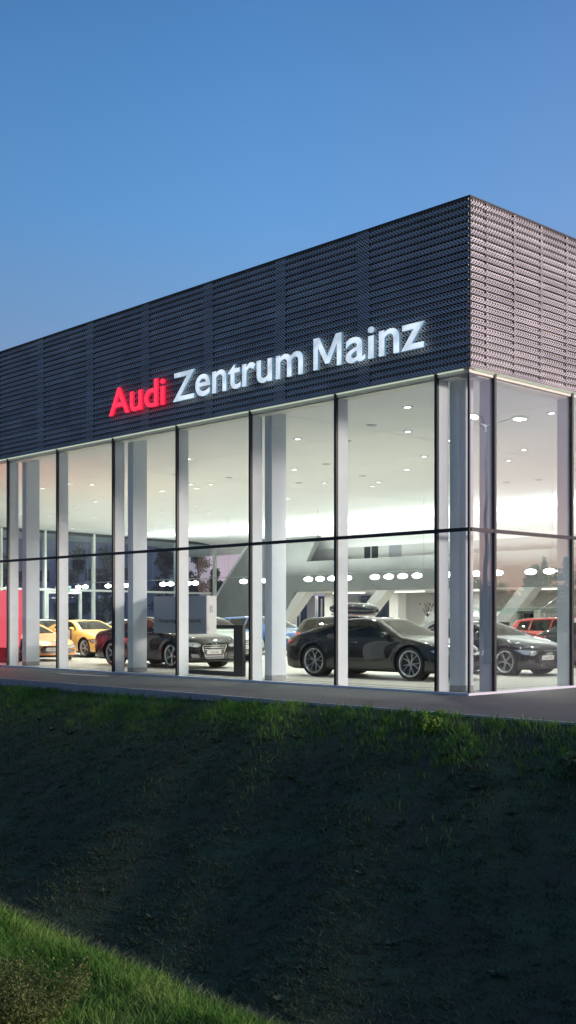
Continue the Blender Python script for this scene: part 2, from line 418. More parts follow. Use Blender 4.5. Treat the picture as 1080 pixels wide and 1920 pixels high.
weed('dry_bush', bxx, bxy, .26, .38, 70, 15000, .0075, weed_m, 'yellowish brown dry weedy bush in the bottom left corner')
weed('leafy_weed', 2.6, -4.35, .32, .26, 12, 260, .05, grass_m, 'small broad leafed weed on the top of the slope near the pavement', 'plant')
weed('leafy_weed', 5.6, -5.0, .36, .36, 14, 320, .06, slope_m, 'dark broad leafed weed at the right edge below the pavement', 'plant')

# ------------------------------------------------------------------ showroom
HG, HP, TR = 6.2, 9.4, 3.14     # glass head, parapet top, transom heights
SH = empty('car_showroom', (0, 0, 0), 0, 'large glass fronted car showroom with a dark ribbed perforated metal fascia', 'building')
BL, BR = 38.7, 44.0
box('floor_slab', -48, -.02, .02, 44, -.2, 0, floor_m, SH)
# ceiling with a joint line, cove and rear part
bm = bmesh.new()
for xa_, xb_ in ((-48, -38.82), (-38.80, -27.92), (-27.9, -17.02), (-17.0, -6.12), (-6.10, -.12)):
    for ya_, yb_, zc_ in ((.12, 4.385, 6.2), (4.4, 8.58, 6.2), (8.595, 12.78, 6.2), (12.8, 19.8, 6.215), (19.815, 27.0, 6.215)): bx(bm, xa_, xb_, ya_, yb_, zc_, 6.4)
from_bm('ceiling', bm, ceiling_m, SH)
bm = bmesh.new()       # curved cove between ceiling and upper wall
prof = [(27.0, 6.215)]+[(27.0+3.6*math.sin(a), 6.215-.75*(1-math.cos(a))) for a in [R(k*9) for k in range(1, 11)]]
for i in range(len(prof)-1):
    (y0, z0), (y1, z1) = prof[i], prof[i+1]
    f = bm.faces.new([bm.verts.new(p) for p in ((-48, y0, z0), (-.12, y0, z0), (-.12, y1, z1), (-48, y1, z1))]); f.smooth = True
bmesh.ops.remove_doubles(bm, verts=bm.verts, dist=1e-4)
from_bm('ceiling_cove', bm, ceiling_m, SH)
box('roof', -48, -.2, .2, 44, 6.6, 9.0, plinth_m, SH)

SM0 = [.768+2.72*i for i in range(15)]
# fascia: ribbed perforated sheets
def fascia(length, strips, wstrip):
    bm = bmesh.new(); n = 23; pz = (HP-HG)/n
    cuts = [0.]; flags = []
    for s in strips:
        cuts += [s-wstrip/2, s+wstrip/2]; flags += [0, 1]
    cuts.append(length); flags.append(0)
    for k in range(len(cuts)-1):
        x0, x1 = cuts[k], cuts[k+1]
        if flags[k]: prof = [(0, .0), (.56, .006), (.64, .012), (.92, .012), (1, .0)]
        else: prof = [(0, .0), (.56, .012), (.66, .048), (.90, .048), (1, .0)]
        pts = []
        for i in range(n):
            for f, d in (prof if i == n-1 else prof[:-1]): pts.append((HG+(i+f)*pz, d))
        A = [bm.verts.new((x0, d, z)) for z, d in pts]; B = [bm.verts.new((x1, d, z)) for z, d in pts]
        for i in range(len(pts)-1): bm.faces.new((A[i], B[i], B[i+1], A[i+1]))
    return bm
sp = [.55+.93*i for i in range(36)]
bm = fascia(BR, [.55, 1.45, 2.37, 3.3, 4.2, 5.1, 6.05]+[7+.93*i for i in range(39)], .06)
o = from_bm('fascia_cladding', bm, perf_m, SH); o.location = (.12, -.12, 0); o.rotation_euler = (0, 0, R(90))   # along +y, faces +x
bm = fascia(48, [2.74+2.5*i for i in range(18)], .34)
for v in bm.verts: v.co.x = -v.co.x
bmesh.ops.reverse_faces(bm, faces=bm.faces)
o = from_bm('fascia_cladding', bm, perf_m, SH); o.location = (.12, -.12, 0)
bm = bmesh.new()      # top edge flashing, corner angle, backing
bx(bm, -48, .125, -.128, .1, HP, HP+.03); bx(bm, .0, .125, .1, BR, HP, HP+.03); bx(bm, .108, .128, -.128, -.108, HG-.01, HP)
from_bm('parapet_flashing', bm, dark_metal, SH)
bm = bmesh.new(); bx(bm, -48, .02, -.02, .12, HG+.03, HP-.01); bx(bm, -.12, .02, .12, BR, HG+.03, HP-.01)
from_bm('fascia_backing', bm, dark_metal, SH)
# bright soffit below the fascia and header rail
bm = bmesh.new(); bx(bm, -48, .11, -.11, .0, HG-.012, HG+.02); bx(bm, .0, .11, 0, BR, HG-.012, HG+.02)
bx(bm, -48, 0.03, -.03, .03, HG-.085, HG-.014); bx(bm, -.03, .03, .03, BR, HG-.085, HG-.014)
from_bm('soffit', bm, header_m, SH)
soff_m = emitm('soffit_glow', (.86, 1, .82), .62)  # added glowing strips stand in for interior light bouncing onto the soffit
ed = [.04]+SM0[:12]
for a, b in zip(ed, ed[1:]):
    box('soffit_glow', -b+.06, -a-.05, -.085, -.045, HG-.03, HG-.0125, soff_m, SH)
    if b < 22: box('soffit_glow', .045, .085, a+.05, b-.06, HG-.03, HG-.0125, soff_m, SH)
bm = bmesh.new(); bx(bm, -48, -.32, .04, .32, HG-.11, HG-.002); bx(bm, -.32, -.04, .32, 29, HG-.11, HG-.002)
from_bm('bulkhead', bm, header_m, SH)
# sills
bm = bmesh.new(); bx(bm, -48, .06, -.09, .03, -.05, .025); bx(bm, -.03, .06, .03, BR, -.05, .025)
from_bm('sill', bm, fin_m, SH)
box('floor_channel', -48, -.3, .42, .47, 0, .004, black_pl, SH); box('floor_channel', -48, -.3, .98, 1.0, 0, .004, black_pl, SH)
box('floor_channel', -.62, -.6, .6, 30, 0, .004, black_pl, SH)

# mullions with inner fins
SM = [.768+2.72*i for i in range(15)]
def mull(parent):
    bm = bmesh.new(); bx(bm, -.032, .032, -.055, .012, 0.026, HG-.013); m = from_bm('mullion', bm, mullion_m, parent)
    bm = bmesh.new(); bx(bm, -.03, .03, .014, .31, .004, HG-.112); f = from_bm('fin', bm, fin_m, m); return m
m0 = mull(SH); first = True
for s in SM[:14]:
    m = m0 if first else copy_tree(m0, SH); first = False
    m.location = (-s, 0, 0)
for s in [.768+2.72*i for i in range(12)]:
    m = copy_tree(m0, SH); m.location = (0, s, 0); m.rotation_euler = (0, 0, R(90))
box('corner_post', -.02, .02, -.02, .02, .026, HG-.013, mullion_m, SH)
bm = bmesh.new(); bx(bm, -48, -.022, -.045, .01, TR-.035, TR+.035); from_bm('transom', bm, mullion_m, SH)
bm = bmesh.new(); bx(bm, -.01, .045, .022, BR, TR-.035, TR+.035); from_bm('transom', bm, mullion_m, SH)
def pane(x0, x1, z0, z1, rot=False):
    if rot: o = box('glass_pane', -.006, .006, x0, x1, z0, z1, west_glass, SH)
    else: o = box('glass_pane', -x1, -x0, -.006, .006, z0, z1, facade_glass, SH)
    return o
edges = [.0]+SM[:14]
for i in range(len(edges)-1):
    a = edges[i]+(.033 if i else .022); b = edges[i+1]-.033
    for z0, z1 in ((.026, TR-.036), (TR+.036, HG-.014)):
        pane(a, b, z0, z1)
        if i < 12: pane(a, b, z0, z1, True)
box('side_wall', -.3, -.01, 30.75, 43.9, 0, HG-.12, grey_wall, SH); box('side_wall', -48, -36.2, .05, .3, 0, HG-.12, grey_wall, SH)

# structural columns
c0 = box('column', -.12, .12, -.225, .225, .12, HG-.003, column_m, SH)
pl = box('plinth', -.125, .125, -.23, .23, .003, .119, plinth_m, c0)
for i, x in enumerate((-.70, -6.12, -11.54, -16.96, -22.38)):
    c = c0 if i == 0 else copy_tree(c0, SH)
    c.location = (x, .45+.225, 0)
# left rear part: glazed back wall
def rx(y): return -38.7-.146*y
ang = math.atan2(.146, 1)
BW = empty('rear_glazing', (-38.7, 0, 0), ang); BW.parent = SH
LW = 29.6
def bwbox(name, y0, y1, z0, z1, x0, x1, mat, par=BW): return box(name, x0, x1, y0, y1, z0, z1, mat, par)
for y in (0, 3.3, 6.2, 9.1, 13.1, 16.05, 19.6, 23.4, 26.4, 30.0):
    bwbox('frame_post', y-.07, y+.07, 0, 6.19, -.1, .12, cream_frame)
bwbox('frame_rail', .0, LW, 2.9, 3.02, -.09, .125, cream_frame); bwbox('frame_rail', .0, LW, 0, .1, -.09, .125, cream_frame)
bwbox('frame_rail', .0, LW, 6.05, 6.19, -.12, .09, dark_metal)
bwbox('rear_pane', 0, LW, .1, 6.05, -.02, -.01, rear_glass)
dr = empty('glass_door', (-.02, 17.4, 0)); dr.parent = BW
for y0 in (-1.25, .05):
    bm = bmesh.new()
    for a in ((0, .1), (1.1, 1.2)): bx(bm, -.04, .14, y0+a[0], y0+a[1], .1, 2.75)
    bx(bm, -.04, .14, y0, y0+1.2, 2.75, 2.88)
    lf = from_bm('door_leaf', bm, cream_frame, dr)
    box('handle', .15, .18, y0+(1.0 if y0 < 0 else .15), y0+(1.04 if y0 < 0 else .19), .8, 1.5, chrome, lf)
box('exit_sign', .16, .2, 17.15, 17.75, 2.92, 3.12, exit_m, BW)

# mezzanine at the back
YM = 28.7
g = on_plane
P = lambda px, py: g(px, py, YM)
polyA = [(-44.5, 0.), (-38.2, 5.9), (-38.2, 6.16), (-32.55, 6.16), (-33.6, 4.66), (-33.6, 2.92), (-34.5, 2.92), (-36.6, 0.)]
bm = bmesh.new()
prism(bm, [(-44.2, 0.), (-38.3, 6.14), (-36.0, 6.14), (-36.0, .8), (-36.6, 0.)], YM, YM+.35)
prism(bm, [(-36.0, .85), (-36.0, 6.14), (-32.7, 6.14), (-33.6, 4.66), (-34.5, 2.92)], YM, YM+.35)
prism(bm, [(-34.5, 2.92), (-33.6, 4.66), (-.4, 4.70), (-.4, 2.92)], YM, YM+.35)
bmesh.ops.remove_doubles(bm, verts=bm.verts, dist=1e-4); bmesh.ops.recalc_face_normals(bm, faces=bm.faces)
from_bm('mezzanine_front', bm, grey_wall, SH)
# pale sloping edge of the front
prism_obj('sloped_edge', [(-44.35, 0.), (-38.45, 6.14), (-38.3, 6.14), (-44.2, 0.)], YM-.1, YM+.4, fin_m, SH)
box('mezzanine_slab', -38, -.4, YM+.351, 40, 2.92, 3.2, white_wall, SH)
# upper rooms
bm = bmesh.new(); bx(bm, -38, -31.2, 31, 31.2, 3.2, 6.2); bx(bm, -28.35, -.4, 31, 31.2, 3.2, 6.2); bx(bm, -30.1, -29.3, 31, 31.2, 3.2, 6.2); bx(bm, -31.2, -28.35, 31.02, 31.18, 5.95, 6.2)
from_bm('upper_wall', bm, white_wall, SH)
box('upper_door', -29.3, -28.35, 31.03, 31.12, 3.2, 5.95, panelg_m, SH)
w = box('upper_window', -31.2, -30.1, 31.05, 31.1, 3.2, 5.95, dark_glassy, SH); box('window_bar', -30.7, -30.64, 31.0, 31.049, 3.2, 5.95, cream_frame, w)
box('upper_room_back', -38, -.4, 35, 35.2, 3.2, 6.2, grey_wall, SH)
# ground level rooms under the mezzanine
YB = 38.
segs = [(-47, -44.6), (-43.0, -42.2), (-41.1, -40.6), (-39.6, -38.2), (-35.4, -31.0), (-29.8, -.4)]
for a, b in segs: box('rear_wall', a, b, YB, YB+.3, 0, 2.91, white_wall, SH)
for a, b in ((-44.6, -43.0), (-42.2, -41.1), (-40.6, -39.6), (-38.2, -35.4), (-31.0, -29.8)):
    d = box('rear_glazed_door', a, b, YB+.1, YB+.15, 0, 2.7, rear_glass, SH)
    box('door_frame', (a+b)/2-.05, (a+b)/2+.05, YB+.02, YB+.098, 0, 2.7, cream_frame, d)
box('rear_room_back', -50, -.4, 43, 43.2, 0, 3, pbr('sage_wall', (.22, .25, .22), .7), SH)
for x in (-40.5, -36.6, -31.2, -25.2): box('room_pier', x-.35, x+.35, 33.6, 34.3, 0, 2.915, white_wall, SH)
box('reception_wall', -27.6, -21.5, 32.2, 32.4, 0, 1.75, white_wall, SH)
# slanted white struts
for (xt, xb, w_) in ((-34.35, -37.3, .75), (-28.2, -31.3, .85), (-23.2, -26.2, 1.0), (-18.9, -21.6, .9), (-12, -14.8, .9)):
    prism_obj('slanted_strut', [(xb, 0), (xt, 2.915), (xt+w_, 2.915), (xb+w_, 0)], YM+.02, YM+.7, white_wall, SH)
# strip lights below the mezzanine
tube_m = emitm('tube_light', (1, .98, .9), 2.6)
for x in (-43, -37.5, -33, -28.5, -24, -19.5, -15, -10):
    tag(box('strip_light', x-1.2, x+1.2, 31.5, 31.75, 2.84, 2.9, tube_m), 'long white strip light below the mezzanine ceiling', 'ceiling light', 'strip lights under the mezzanine')
    L = bpy.data.lights.new('strip_lamp', 'AREA'); L.shape = 'RECTANGLE'; L.size = 2.2; L.size_y = .25; L.energy = 150; L.color = (1, .97, .9)
    o = bpy.data.objects.new('strip_lamp', L); COL.objects.link(o); o.location = (x, 31.6, 2.82)
# stair and balustrade on the right
ST = empty('staircase', (-20.3, 30.4, 0), 0, 'grey open staircase climbing to the mezzanine behind the corner', 'staircase')
bm = bmesh.new()
for yy in (0, 1.25): prism(bm, [(0, .0), (.5, .0), (5.0, 2.92), (4.5, 2.92)], yy, yy+.08)
bmesh.ops.recalc_face_normals(bm, faces=bm.faces); from_bm('stringer', bm, stair_m, ST)
for i in range(13):
    box('tread', .15+i*.345, .52+i*.345, .081, 1.249, .12+i*.21, .17+i*.21, stair_m, ST)
hr = bmesh.new(); tube(hr, (.2, .04, 1.0), (4.7, .04, 3.9), .025); from_bm('handrail', hr, chrome, ST)

# glass balustrade rail inside, right hand part
BA = empty('balustrade', (0, 0, 0), 0, 'low glass balustrade with a pale rail behind the cars by the corner', 'balustrade')
x0b, _ = on_plane(812, 1145, 24.); x1b, _ = on_plane(1130, 1145, 24.)
box('rail', x0b, x1b, 24., 24.06, 1.62, 1.85, balus_glass, BA); box('top_rail', x0b, x1b, 23.99, 24.07, 1.851, 1.88, cream_frame, BA)
x = x0b+.3
while x < x1b: box('post', x, x+.05, 24.01, 24.05, 0, 1.62, cream_frame, BA); x += 1.9

# ------------------------------------------------------------------ downlights
DL = [(-3.4, 2.2), (-5.6, 4.8), (-8.2, 8.6), (-10.5, 10.5), (-13.4, 12.4), (-14.5, 13.3), (-5.4, 9.6), (-7.0, 11.1), (-13.0, 7.9), (-19.7, 14.0), (-14.9, 11.2),
      (-5.8, 6.7), (-14.7, 17.9), (-13.4, 3.9), (-18.4, 8.0), (-18.0, 8.6), (-19.3, 9.0), (-24.5, 13.2), (-26.6, 15.6), (-20.9, 8.6), (-33.5, 18.8),
      (-27.8, 13.9), (-18.5, 5.1), (-33.6, 15.9), (-20.9, 5.5), (-21.3, 4.8), (-25.9, 9.0), (-28.4, 9.7), (-31.0, 10.9), (-32.5, 10.9), (-33.5, 9.9),
      (-32.5, 13.4), (-37.7, 14.4), (-38.9, 16.3), (-28.4, 6.4), (-23.2, 4.9), (-8.4, 3.6), (-1.6, 5.2), (-2.8, 10.5)]
bm = bmesh.new(); n = 20
for i in range(n):
    a0, a1 = 2*math.pi*i/n, 2*math.pi*(i+1)/n
    q = [(.13, 0), (.125, -.022), (.09, -.022), (.08, -.004)]
    for (r0, z0), (r1, z1) in zip(q, q[1:]):
        f = bm.faces.new([bm.verts.new((r*math.cos(a), r*math.sin(a), z)) for r, z, a in ((r0, z0, a0), (r0, z0, a1), (r1, z1, a1), (r1, z1, a0))]); f.material_index = 0
    f = bm.faces.new([bm.verts.new(p) for p in ((0, 0, -.004), (.08*math.cos(a0), .08*math.sin(a0), -.004), (.08*math.cos(a1), .08*math.sin(a1), -.004))]); f.material_index = 1
bmesh.ops.remove_doubles(bm, verts=bm.verts, dist=1e-5)
dlm = bpy.data.meshes.new('downlight'); bm.to_mesh(dlm); bm.free(); dlm.materials.append(fin_m); dlm.materials.append(spot_on)
SPOT = 860
for i, (x, y) in enumerate(DL):
    zc = 6.2 if y < 12.79 else 6.215
    o = link('downlight', dlm); o.location = (x, y, zc-.001)
    tag(o, 'small round recessed downlight glowing in the white showroom ceiling', 'ceiling light', 'round downlights in the showroom ceiling')
    L = bpy.data.lights.new('downlight_lamp', 'SPOT'); L.energy = SPOT; L.spot_size = R(125); L.spot_blend = .8; L.shadow_soft_size = .08; L.color = (.95, 1, .94)
    l = bpy.data.objects.new('downlight_lamp', L); COL.objects.link(l); l.location = (x, y, zc-.05)
dlo = dlm.copy(); dlo.materials.clear(); dlo.materials.append(fin_m); dlo.materials.append(panelg_m)
for px, py in ((697, 797), (650, 826), (680, 892), (612, 870), (560, 905), (430, 895), (250, 880), (950, 905), (1010, 900), (330, 890)):
    d = F*4.72/(HY-py); rr_ = ray(px); o = link('unlit_downlight', dlo); xx_, yy_ = CAMX+rr_[0]*d, CAMY+rr_[1]*d
    o.location = (xx_, yy_, (6.2 if yy_ < 12.79 else 6.215)-.001)
    tag(o, 'small round ceiling fitting that is switched off', 'ceiling light', 'round ceiling fittings that are off')
# uplights on the mezzanine front washing the rear ceiling
for x in (-34, -29, -24, -19, -14, -9, -4):
    L = bpy.data.lights.new('uplight_lamp', 'AREA'); L.shape = 'RECTANGLE'; L.size = 4.2; L.size_y = .3; L.energy = 110; L.color = (.97, 1, .96)
    l = bpy.data.objects.new('uplight_lamp', L); COL.objects.link(l); l.location = (x, YM-1.2, 4.4); l.rotation_euler = (R(180-28), 0, 0)
for x in (-38, -33, -28, -23, -18, -13, -8, -3):  # added lamps without any fixture, floating mid-hall to brighten the rear ceiling
    L = bpy.data.lights.new('added_uplight', 'AREA'); L.shape = 'RECTANGLE'; L.size = 4.6; L.size_y = .5; L.energy = 260; L.color = (.94, 1, .97)
    l = bpy.data.objects.new('added_uplight', L); COL.objects.link(l); l.location = (x, 23.5, 3.9); l.rotation_euler = (R(180), 0, 0)
# suspended lamps on rails
LX = [-40.91, -40.22, -38.01, -36.57, -36.19, -33.13, -32.51, -31.13, -30.54, -26.92, -25.87, -25.43, -22.59, -21.86, -21.11, -20.22, -18.63, -17.86, -17.11, -16.35, -14.77, -13.4, -12.4, -10.92, -10.12, -9.55]
def lampmesh():
    bm = bmesh.new()
    bmesh.ops.create_uvsphere(bm, u_segments=18, v_segments=8, radius=1)
    for v in bm.verts: v.co = Vector((v.co.x*.25, v.co.y*.11, v.co.z*.10))
    for f in bm.faces: f.smooth = True; f.material_index = 0
    for s in (-1, 1): tube(bm, (s*.23, 0, 0), (s*.29, 0, 0), .02, mi=1)
    tube(bm, (0, 0, .1), (0, 0, .2), .012, mi=1)
    me = bpy.data.meshes.new('pendant_lamp'); bm.to_mesh(me); bm.free(); me.materials.append(lamp_on); me.materials.append(lamp_metal); return me
lm = lampmesh()
for x in LX:
    o = link('pendant_lamp', lm); o.location = (x, 18, 3.13)
    tag(o, 'bright oval lamp hanging in the row on the thin ceiling rail', 'lamp', 'oval lamps in a row inside the showroom')
bm = bmesh.new(); bx(bm, -42, -9, 17.985, 18.015, 3.33, 3.36)
for x in range(-40, -8, 6): tube(bm, (x, 18, 3.36), (x, 18, 6.2), .006, n=5)
tag(from_bm('lamp_rail', bm, lamp_metal), 'thin suspended rail carrying the oval lamps', 'lamp rail')

# ------------------------------------------------------------------ sign letters on the fascia
def sign_word(txt, x0, x1, mats, label, zb=6.735, cap=.67):
    x0 += .20; x1 += .20
    me = text_mesh(txt.replace('M', ''), 1.0, .018, .012)
    bm = bmesh.new(); bm.from_mesh(me); xM0 = x0
    if 'M' in txt: x0 += .95
    xs_ = [v.co.x for v in bm.verts]; a, b = min(xs_), max(xs_)
    capm = text_mesh('Z', 1.0, .0, .006); ch = max(v.co.y for v in capm.vertices)
    sx = (x1-x0)/(b-a); sz = cap/ch
    for v in bm.verts: v.co = Vector(((v.co.x-a)*sx, -v.co.z*1.6, v.co.y*sz))
    bmesh.ops.remove_doubles(bm, verts=bm.verts, dist=1e-5)
    r = empty('sign_word', (x0, -.21, zb), 0, label, 'sign', 'illuminated words on the fascia')
    if 'M' in txt:
        mb = bmesh.new(); c_ = cap; w_ = .83; t_ = .135
        prism(mb, [(0, 0), (t_, 0), (t_, c_*.70), (w_/2-.06, c_*.13), (w_/2+.06, c_*.13), (w_-t_, c_*.70), (w_-t_, 0), (w_, 0), (w_, c_), (w_-.17, c_), (w_/2, c_*.36), (.17, c_), (0, c_)], -.03, .03)
        mb.faces.ensure_lookup_table()
        for f in mb.faces[2:]: f.material_index = 1
        bmesh.ops.triangulate(mb, faces=[f for f in mb.faces if len(f.verts) > 4])
        bmesh.ops.recalc_face_normals(mb, faces=mb.faces); lo = from_bm('letter', mb, mats, r); lo.location = (xM0-x0, 0, 0)
    # islands grouped into letters by overlap along x
    seen = set(); isl = []
    for v in bm.verts:
        if v in seen: continue
        st = [v]; seen.add(v); comp = []
        while st:
            c = st.pop(); comp.append(c)
            for e in c.link_edges:
                o2 = e.other_vert(c)
                if o2 not in seen: seen.add(o2); st.append(o2)
        isl.append(comp)
    isl = sorted([(min(v.co.x for v in c), max(v.co.x for v in c), c) for c in isl], key=lambda q: q[0])
    groups = []
    for a0, b0, c in isl:
        if groups and a0 < groups[-1][1]-.02: groups[-1][1] = max(groups[-1][1], b0); groups[-1][2] += c
        else: groups.append([a0, b0, list(c)])
    for a0, b0, c in groups:
        cs = set(c); nb = bmesh.new(); mp = {}
        for v in c: mp[v] = nb.verts.new(v.co-Vector((a0, 0, 0)))
        for f in bm.faces:
            if f.verts[0] in cs:
                nf = nb.faces.new([mp[v] for v in f.verts]); 
                nf.material_index = 0 if abs(f.normal.y) > .5 else 1
        top_ = max(v.co.z for v in nb.verts)
        if top_ < cap*.82:
            for v in nb.verts: v.co.z *= 1.10
        bmesh.ops.recalc_face_normals(nb, faces=nb.faces)
        lo = from_bm('letter', nb, mats, r); lo.location = (a0, 0, 0)
    bm.free(); return r
def whiteletter():
    m, nt, out = new_mat('letter_face_white')
    b = N(nt, 'ShaderNodeBsdfPrincipled'); b.inputs['Base Color'].default_value = (.7, .75, .8, 1); b.inputs['Roughness'].default_value = .3; b.inputs['Metallic'].default_value = .4
    tc = N(nt, 'ShaderNodeTexCoord'); n = N(nt, 'ShaderNodeTexNoise'); n.inputs['Scale'].default_value = 2.6; n.inputs['Detail'].default_value = 1
    nt.links.new(tc.outputs['Object'], n.inputs['Vector'])
    r = N(nt, 'ShaderNodeMapRange'); r.inputs[1].default_value = .35; r.inputs[2].default_value = .62; r.inputs[3].default_value = .5; r.inputs[4].default_value = .9
    nt.links.new(n.outputs[0], r.inputs[0]); b.inputs['Emission Color'].default_value = (.80, .92, 1, 1)
    nt.links.new(r.outputs[0], b.inputs['Emission Strength']); nt.links.new(b.outputs[0], out.inputs[0]); return m
wl = whiteletter(); wside = emitm('letter_side_blue', (.25, .5, .75), .45)
rl = emitm('letter_face_red', (1.0, .045, .11), 1.15); rside = emitm('letter_side_red', (1, .02, .07), .9)
sign_word('Audi', -11.75, -9.37, [rl, rside], 'glowing red lettering of the first and shortest word on the dark fascia')
sign_word('Zentrum', -9.02, -4.47, [wl, wside], 'white illuminated lettering of the long middle word on the dark fascia')
sign_word('Mainz', -4.15, -1.10, [wl, wside], 'white illuminated lettering of the last word, nearest the building corner')

# ------------------------------------------------------------------ cars
def interp(pts, x):
    if x <= pts[0][0]: return pts[0][1]
    for (a, b), (c, d) in zip(pts, pts[1:]):
        if x <= c:
            t = (x-a)/(c-a) if c > a else 0; return b+(d-b)*t
    return pts[-1][1]
def smooth_tab(pts, L, n=400, k=7):
    v = [interp(pts, L*i/n) for i in range(n+1)]
    for _ in range(2):
        v = [sum(v[max(0, i-k):min(n, i+k)+1])/len(v[max(0, i-k):min(n, i+k)+1]) for i in range(n+1)]
    return lambda x: v[min(n, max(0, int(round(x/L*n))))] if not 0 <= x <= L else v[int(x/L*n)]+(v[min(n, int(x/L*n)+1)]-v[int(x/L*n)])*(x/L*n-int(x/L*n))
SPEC = {
 'fastback': dict(L=4.98, W=1.93, ro=1.08, wb=2.93, R=.39, zb0=.17,
   top=[(0, .78), (.05, .95), (.2, 1.01), (.8, 1.14), (1.4, 1.33), (2.0, 1.44), (2.45, 1.46), (2.85, 1.42), (3.25, 1.23), (3.72, 1.0), (4.2, .93), (4.65, .85), (4.86, .78), (4.95, .68), (4.98, .58)],
   belt=[(0, .84), (.5, .96), (3.6, .94), (4.2, .85), (4.7, .76), (4.98, .56)],
   side=[[(1.12, 1.01), (2.26, 1.0), (2.26, 1.37), (1.98, 1.355), (1.6, 1.27), (1.12, 1.07)], [(2.32, 1.0), (3.42, .995), (3.25, 1.10), (2.92, 1.30), (2.7, 1.365), (2.32, 1.375)]],
   ws=(3.66, 2.92, .74, .54), rw=(.62, 1.75, .52, .48)),
 'sedan': dict(L=5.14, W=1.95, ro=1.15, wb=2.99, R=.37, zb0=.17,
   top=[(0, .82), (.05, 1.0), (.3, 1.05), (.75, 1.08), (1.15, 1.24), (1.6, 1.42), (2.2, 1.48), (2.75, 1.47), (3.1, 1.38), (3.5, 1.18), (3.85, 1.02), (4.3, .97), (4.8, .90), (5.03, .82), (5.11, .72), (5.14, .6)],
   belt=[(0, .9), (.5, .98), (3.7, .96), (4.3, .88), (4.9, .80), (5.14, .60)],
   side=[[(1.3, 1.03), (2.28, 1.02), (2.28, 1.39), (1.9, 1.375), (1.62, 1.30), (1.3, 1.10)], [(2.34, 1.02), (3.58, 1.01), (3.4, 1.13), (3.08, 1.29), (2.8, 1.38), (2.34, 1.395)]],
   ws=(3.78, 3.02, .76, .56), rw=(.85, 1.55, .6, .52)),
 'coupe': dict(L=4.18, W=1.83, ro=.80, wb=2.5, R=.35, zb0=.15,
   top=[(0, .75), (.06, .93), (.25, 1.0), (.8, 1.2), (1.3, 1.33), (1.7, 1.365), (2.05, 1.34), (2.45, 1.19), (2.9, .98), (3.4, .90), (3.85, .80), (4.07, .72), (4.15, .62), (4.18, .52)],
   belt=[(0, .85), (.5, .94), (2.9, .91), (3.5, .81), (4.0, .69), (4.18, .52)],
   side=[[(1.05, .99), (1.3, .99), (1.3, 1.25), (1.05, 1.15)], [(1.36, .98), (2.66, .965), (2.5, 1.07), (2.2, 1.215), (1.95, 1.28), (1.36, 1.27)]],
   ws=(2.86, 2.14, .70, .5), rw=(.5, 1.2, .52, .46)),
 'supercar': dict(L=4.43, W=1.95, ro=.93, wb=2.65, R=.36, zb0=.12,
   top=[(0, .8), (.1, .98), (.8, 1.06), (1.4, 1.18), (1.9, 1.245), (2.25, 1.22), (2.65, 1.07), (3.1, .88), (3.7, .78), (4.15, .68), (4.35, .58), (4.43, .45)],
   belt=[(0, .85), (1.5, .92), (3.0, .84), (3.7, .72), (4.2, .6), (4.43, .44)],
   side=[[(1.5, .95), (2.9, .9), (2.7, .99), (2.35, 1.10), (2.05, 1.15), (1.5, 1.12)]],
   ws=(3.05, 2.3, .74, .5), rw=(.8, 1.5, .5, .42)),
 'suv': dict(L=5.05, W=1.97, ro=1.0, wb=3.0, R=.40, zb0=.24,
   top=[(0, .95), (.05, 1.3), (.28, 1.6), (.8, 1.69), (2.0, 1.735), (2.75, 1.71), (3.15, 1.55), (3.75, 1.16), (4.3, 1.08), (4.75, 1.0), (4.95, .92), (5.02, .82), (5.05, .68)],
   belt=[(0, 1.0), (.5, 1.1), (3.6, 1.07), (4.4, .99), (4.9, .88), (5.05, .66)],
   side=[[(.5, 1.19), (1.2, 1.16), (1.2, 1.6), (.6, 1.54)], [(1.26, 1.16), (2.26, 1.15), (2.26, 1.635), (1.26, 1.6)], [(2.32, 1.15), (3.45, 1.13), (3.2, 1.34), (2.86, 1.58), (2.32, 1.635)]],
   ws=(3.68, 2.92, .80, .62), rw=(.1, .45, .65, .6)),
}
def shrink_spec(src, name, s, sz):
    d = SPEC[src]; q = dict(d)
    q['L'] = d['L']*s; q['ro'] = d['ro']*s; q['wb'] = d['wb']*s; q['W'] = d['W']*.95; q['R'] = d['R']*.88; q['zb0'] = d['zb0']*.75
    q['top'] = [(a*s, b*sz) for a, b in d['top']]; q['belt'] = [(a*s, b*sz) for a, b in d['belt']]
    q['side'] = [[(a*s, b*sz) for a, b in p_] for p_ in d['side']]
    q['ws'] = (d['ws'][0]*s, d['ws'][1]*s, d['ws'][2]*.95, d['ws'][3]*.95); q['rw'] = (d['rw'][0]*s, d['rw'][1]*s, d['rw'][2]*.95, d['rw'][3]*.95)
    SPEC[name] = q
shrink_spec('suv', 'estate', .95, .865); shrink_spec('suv', 'hatchback', .80, .84)

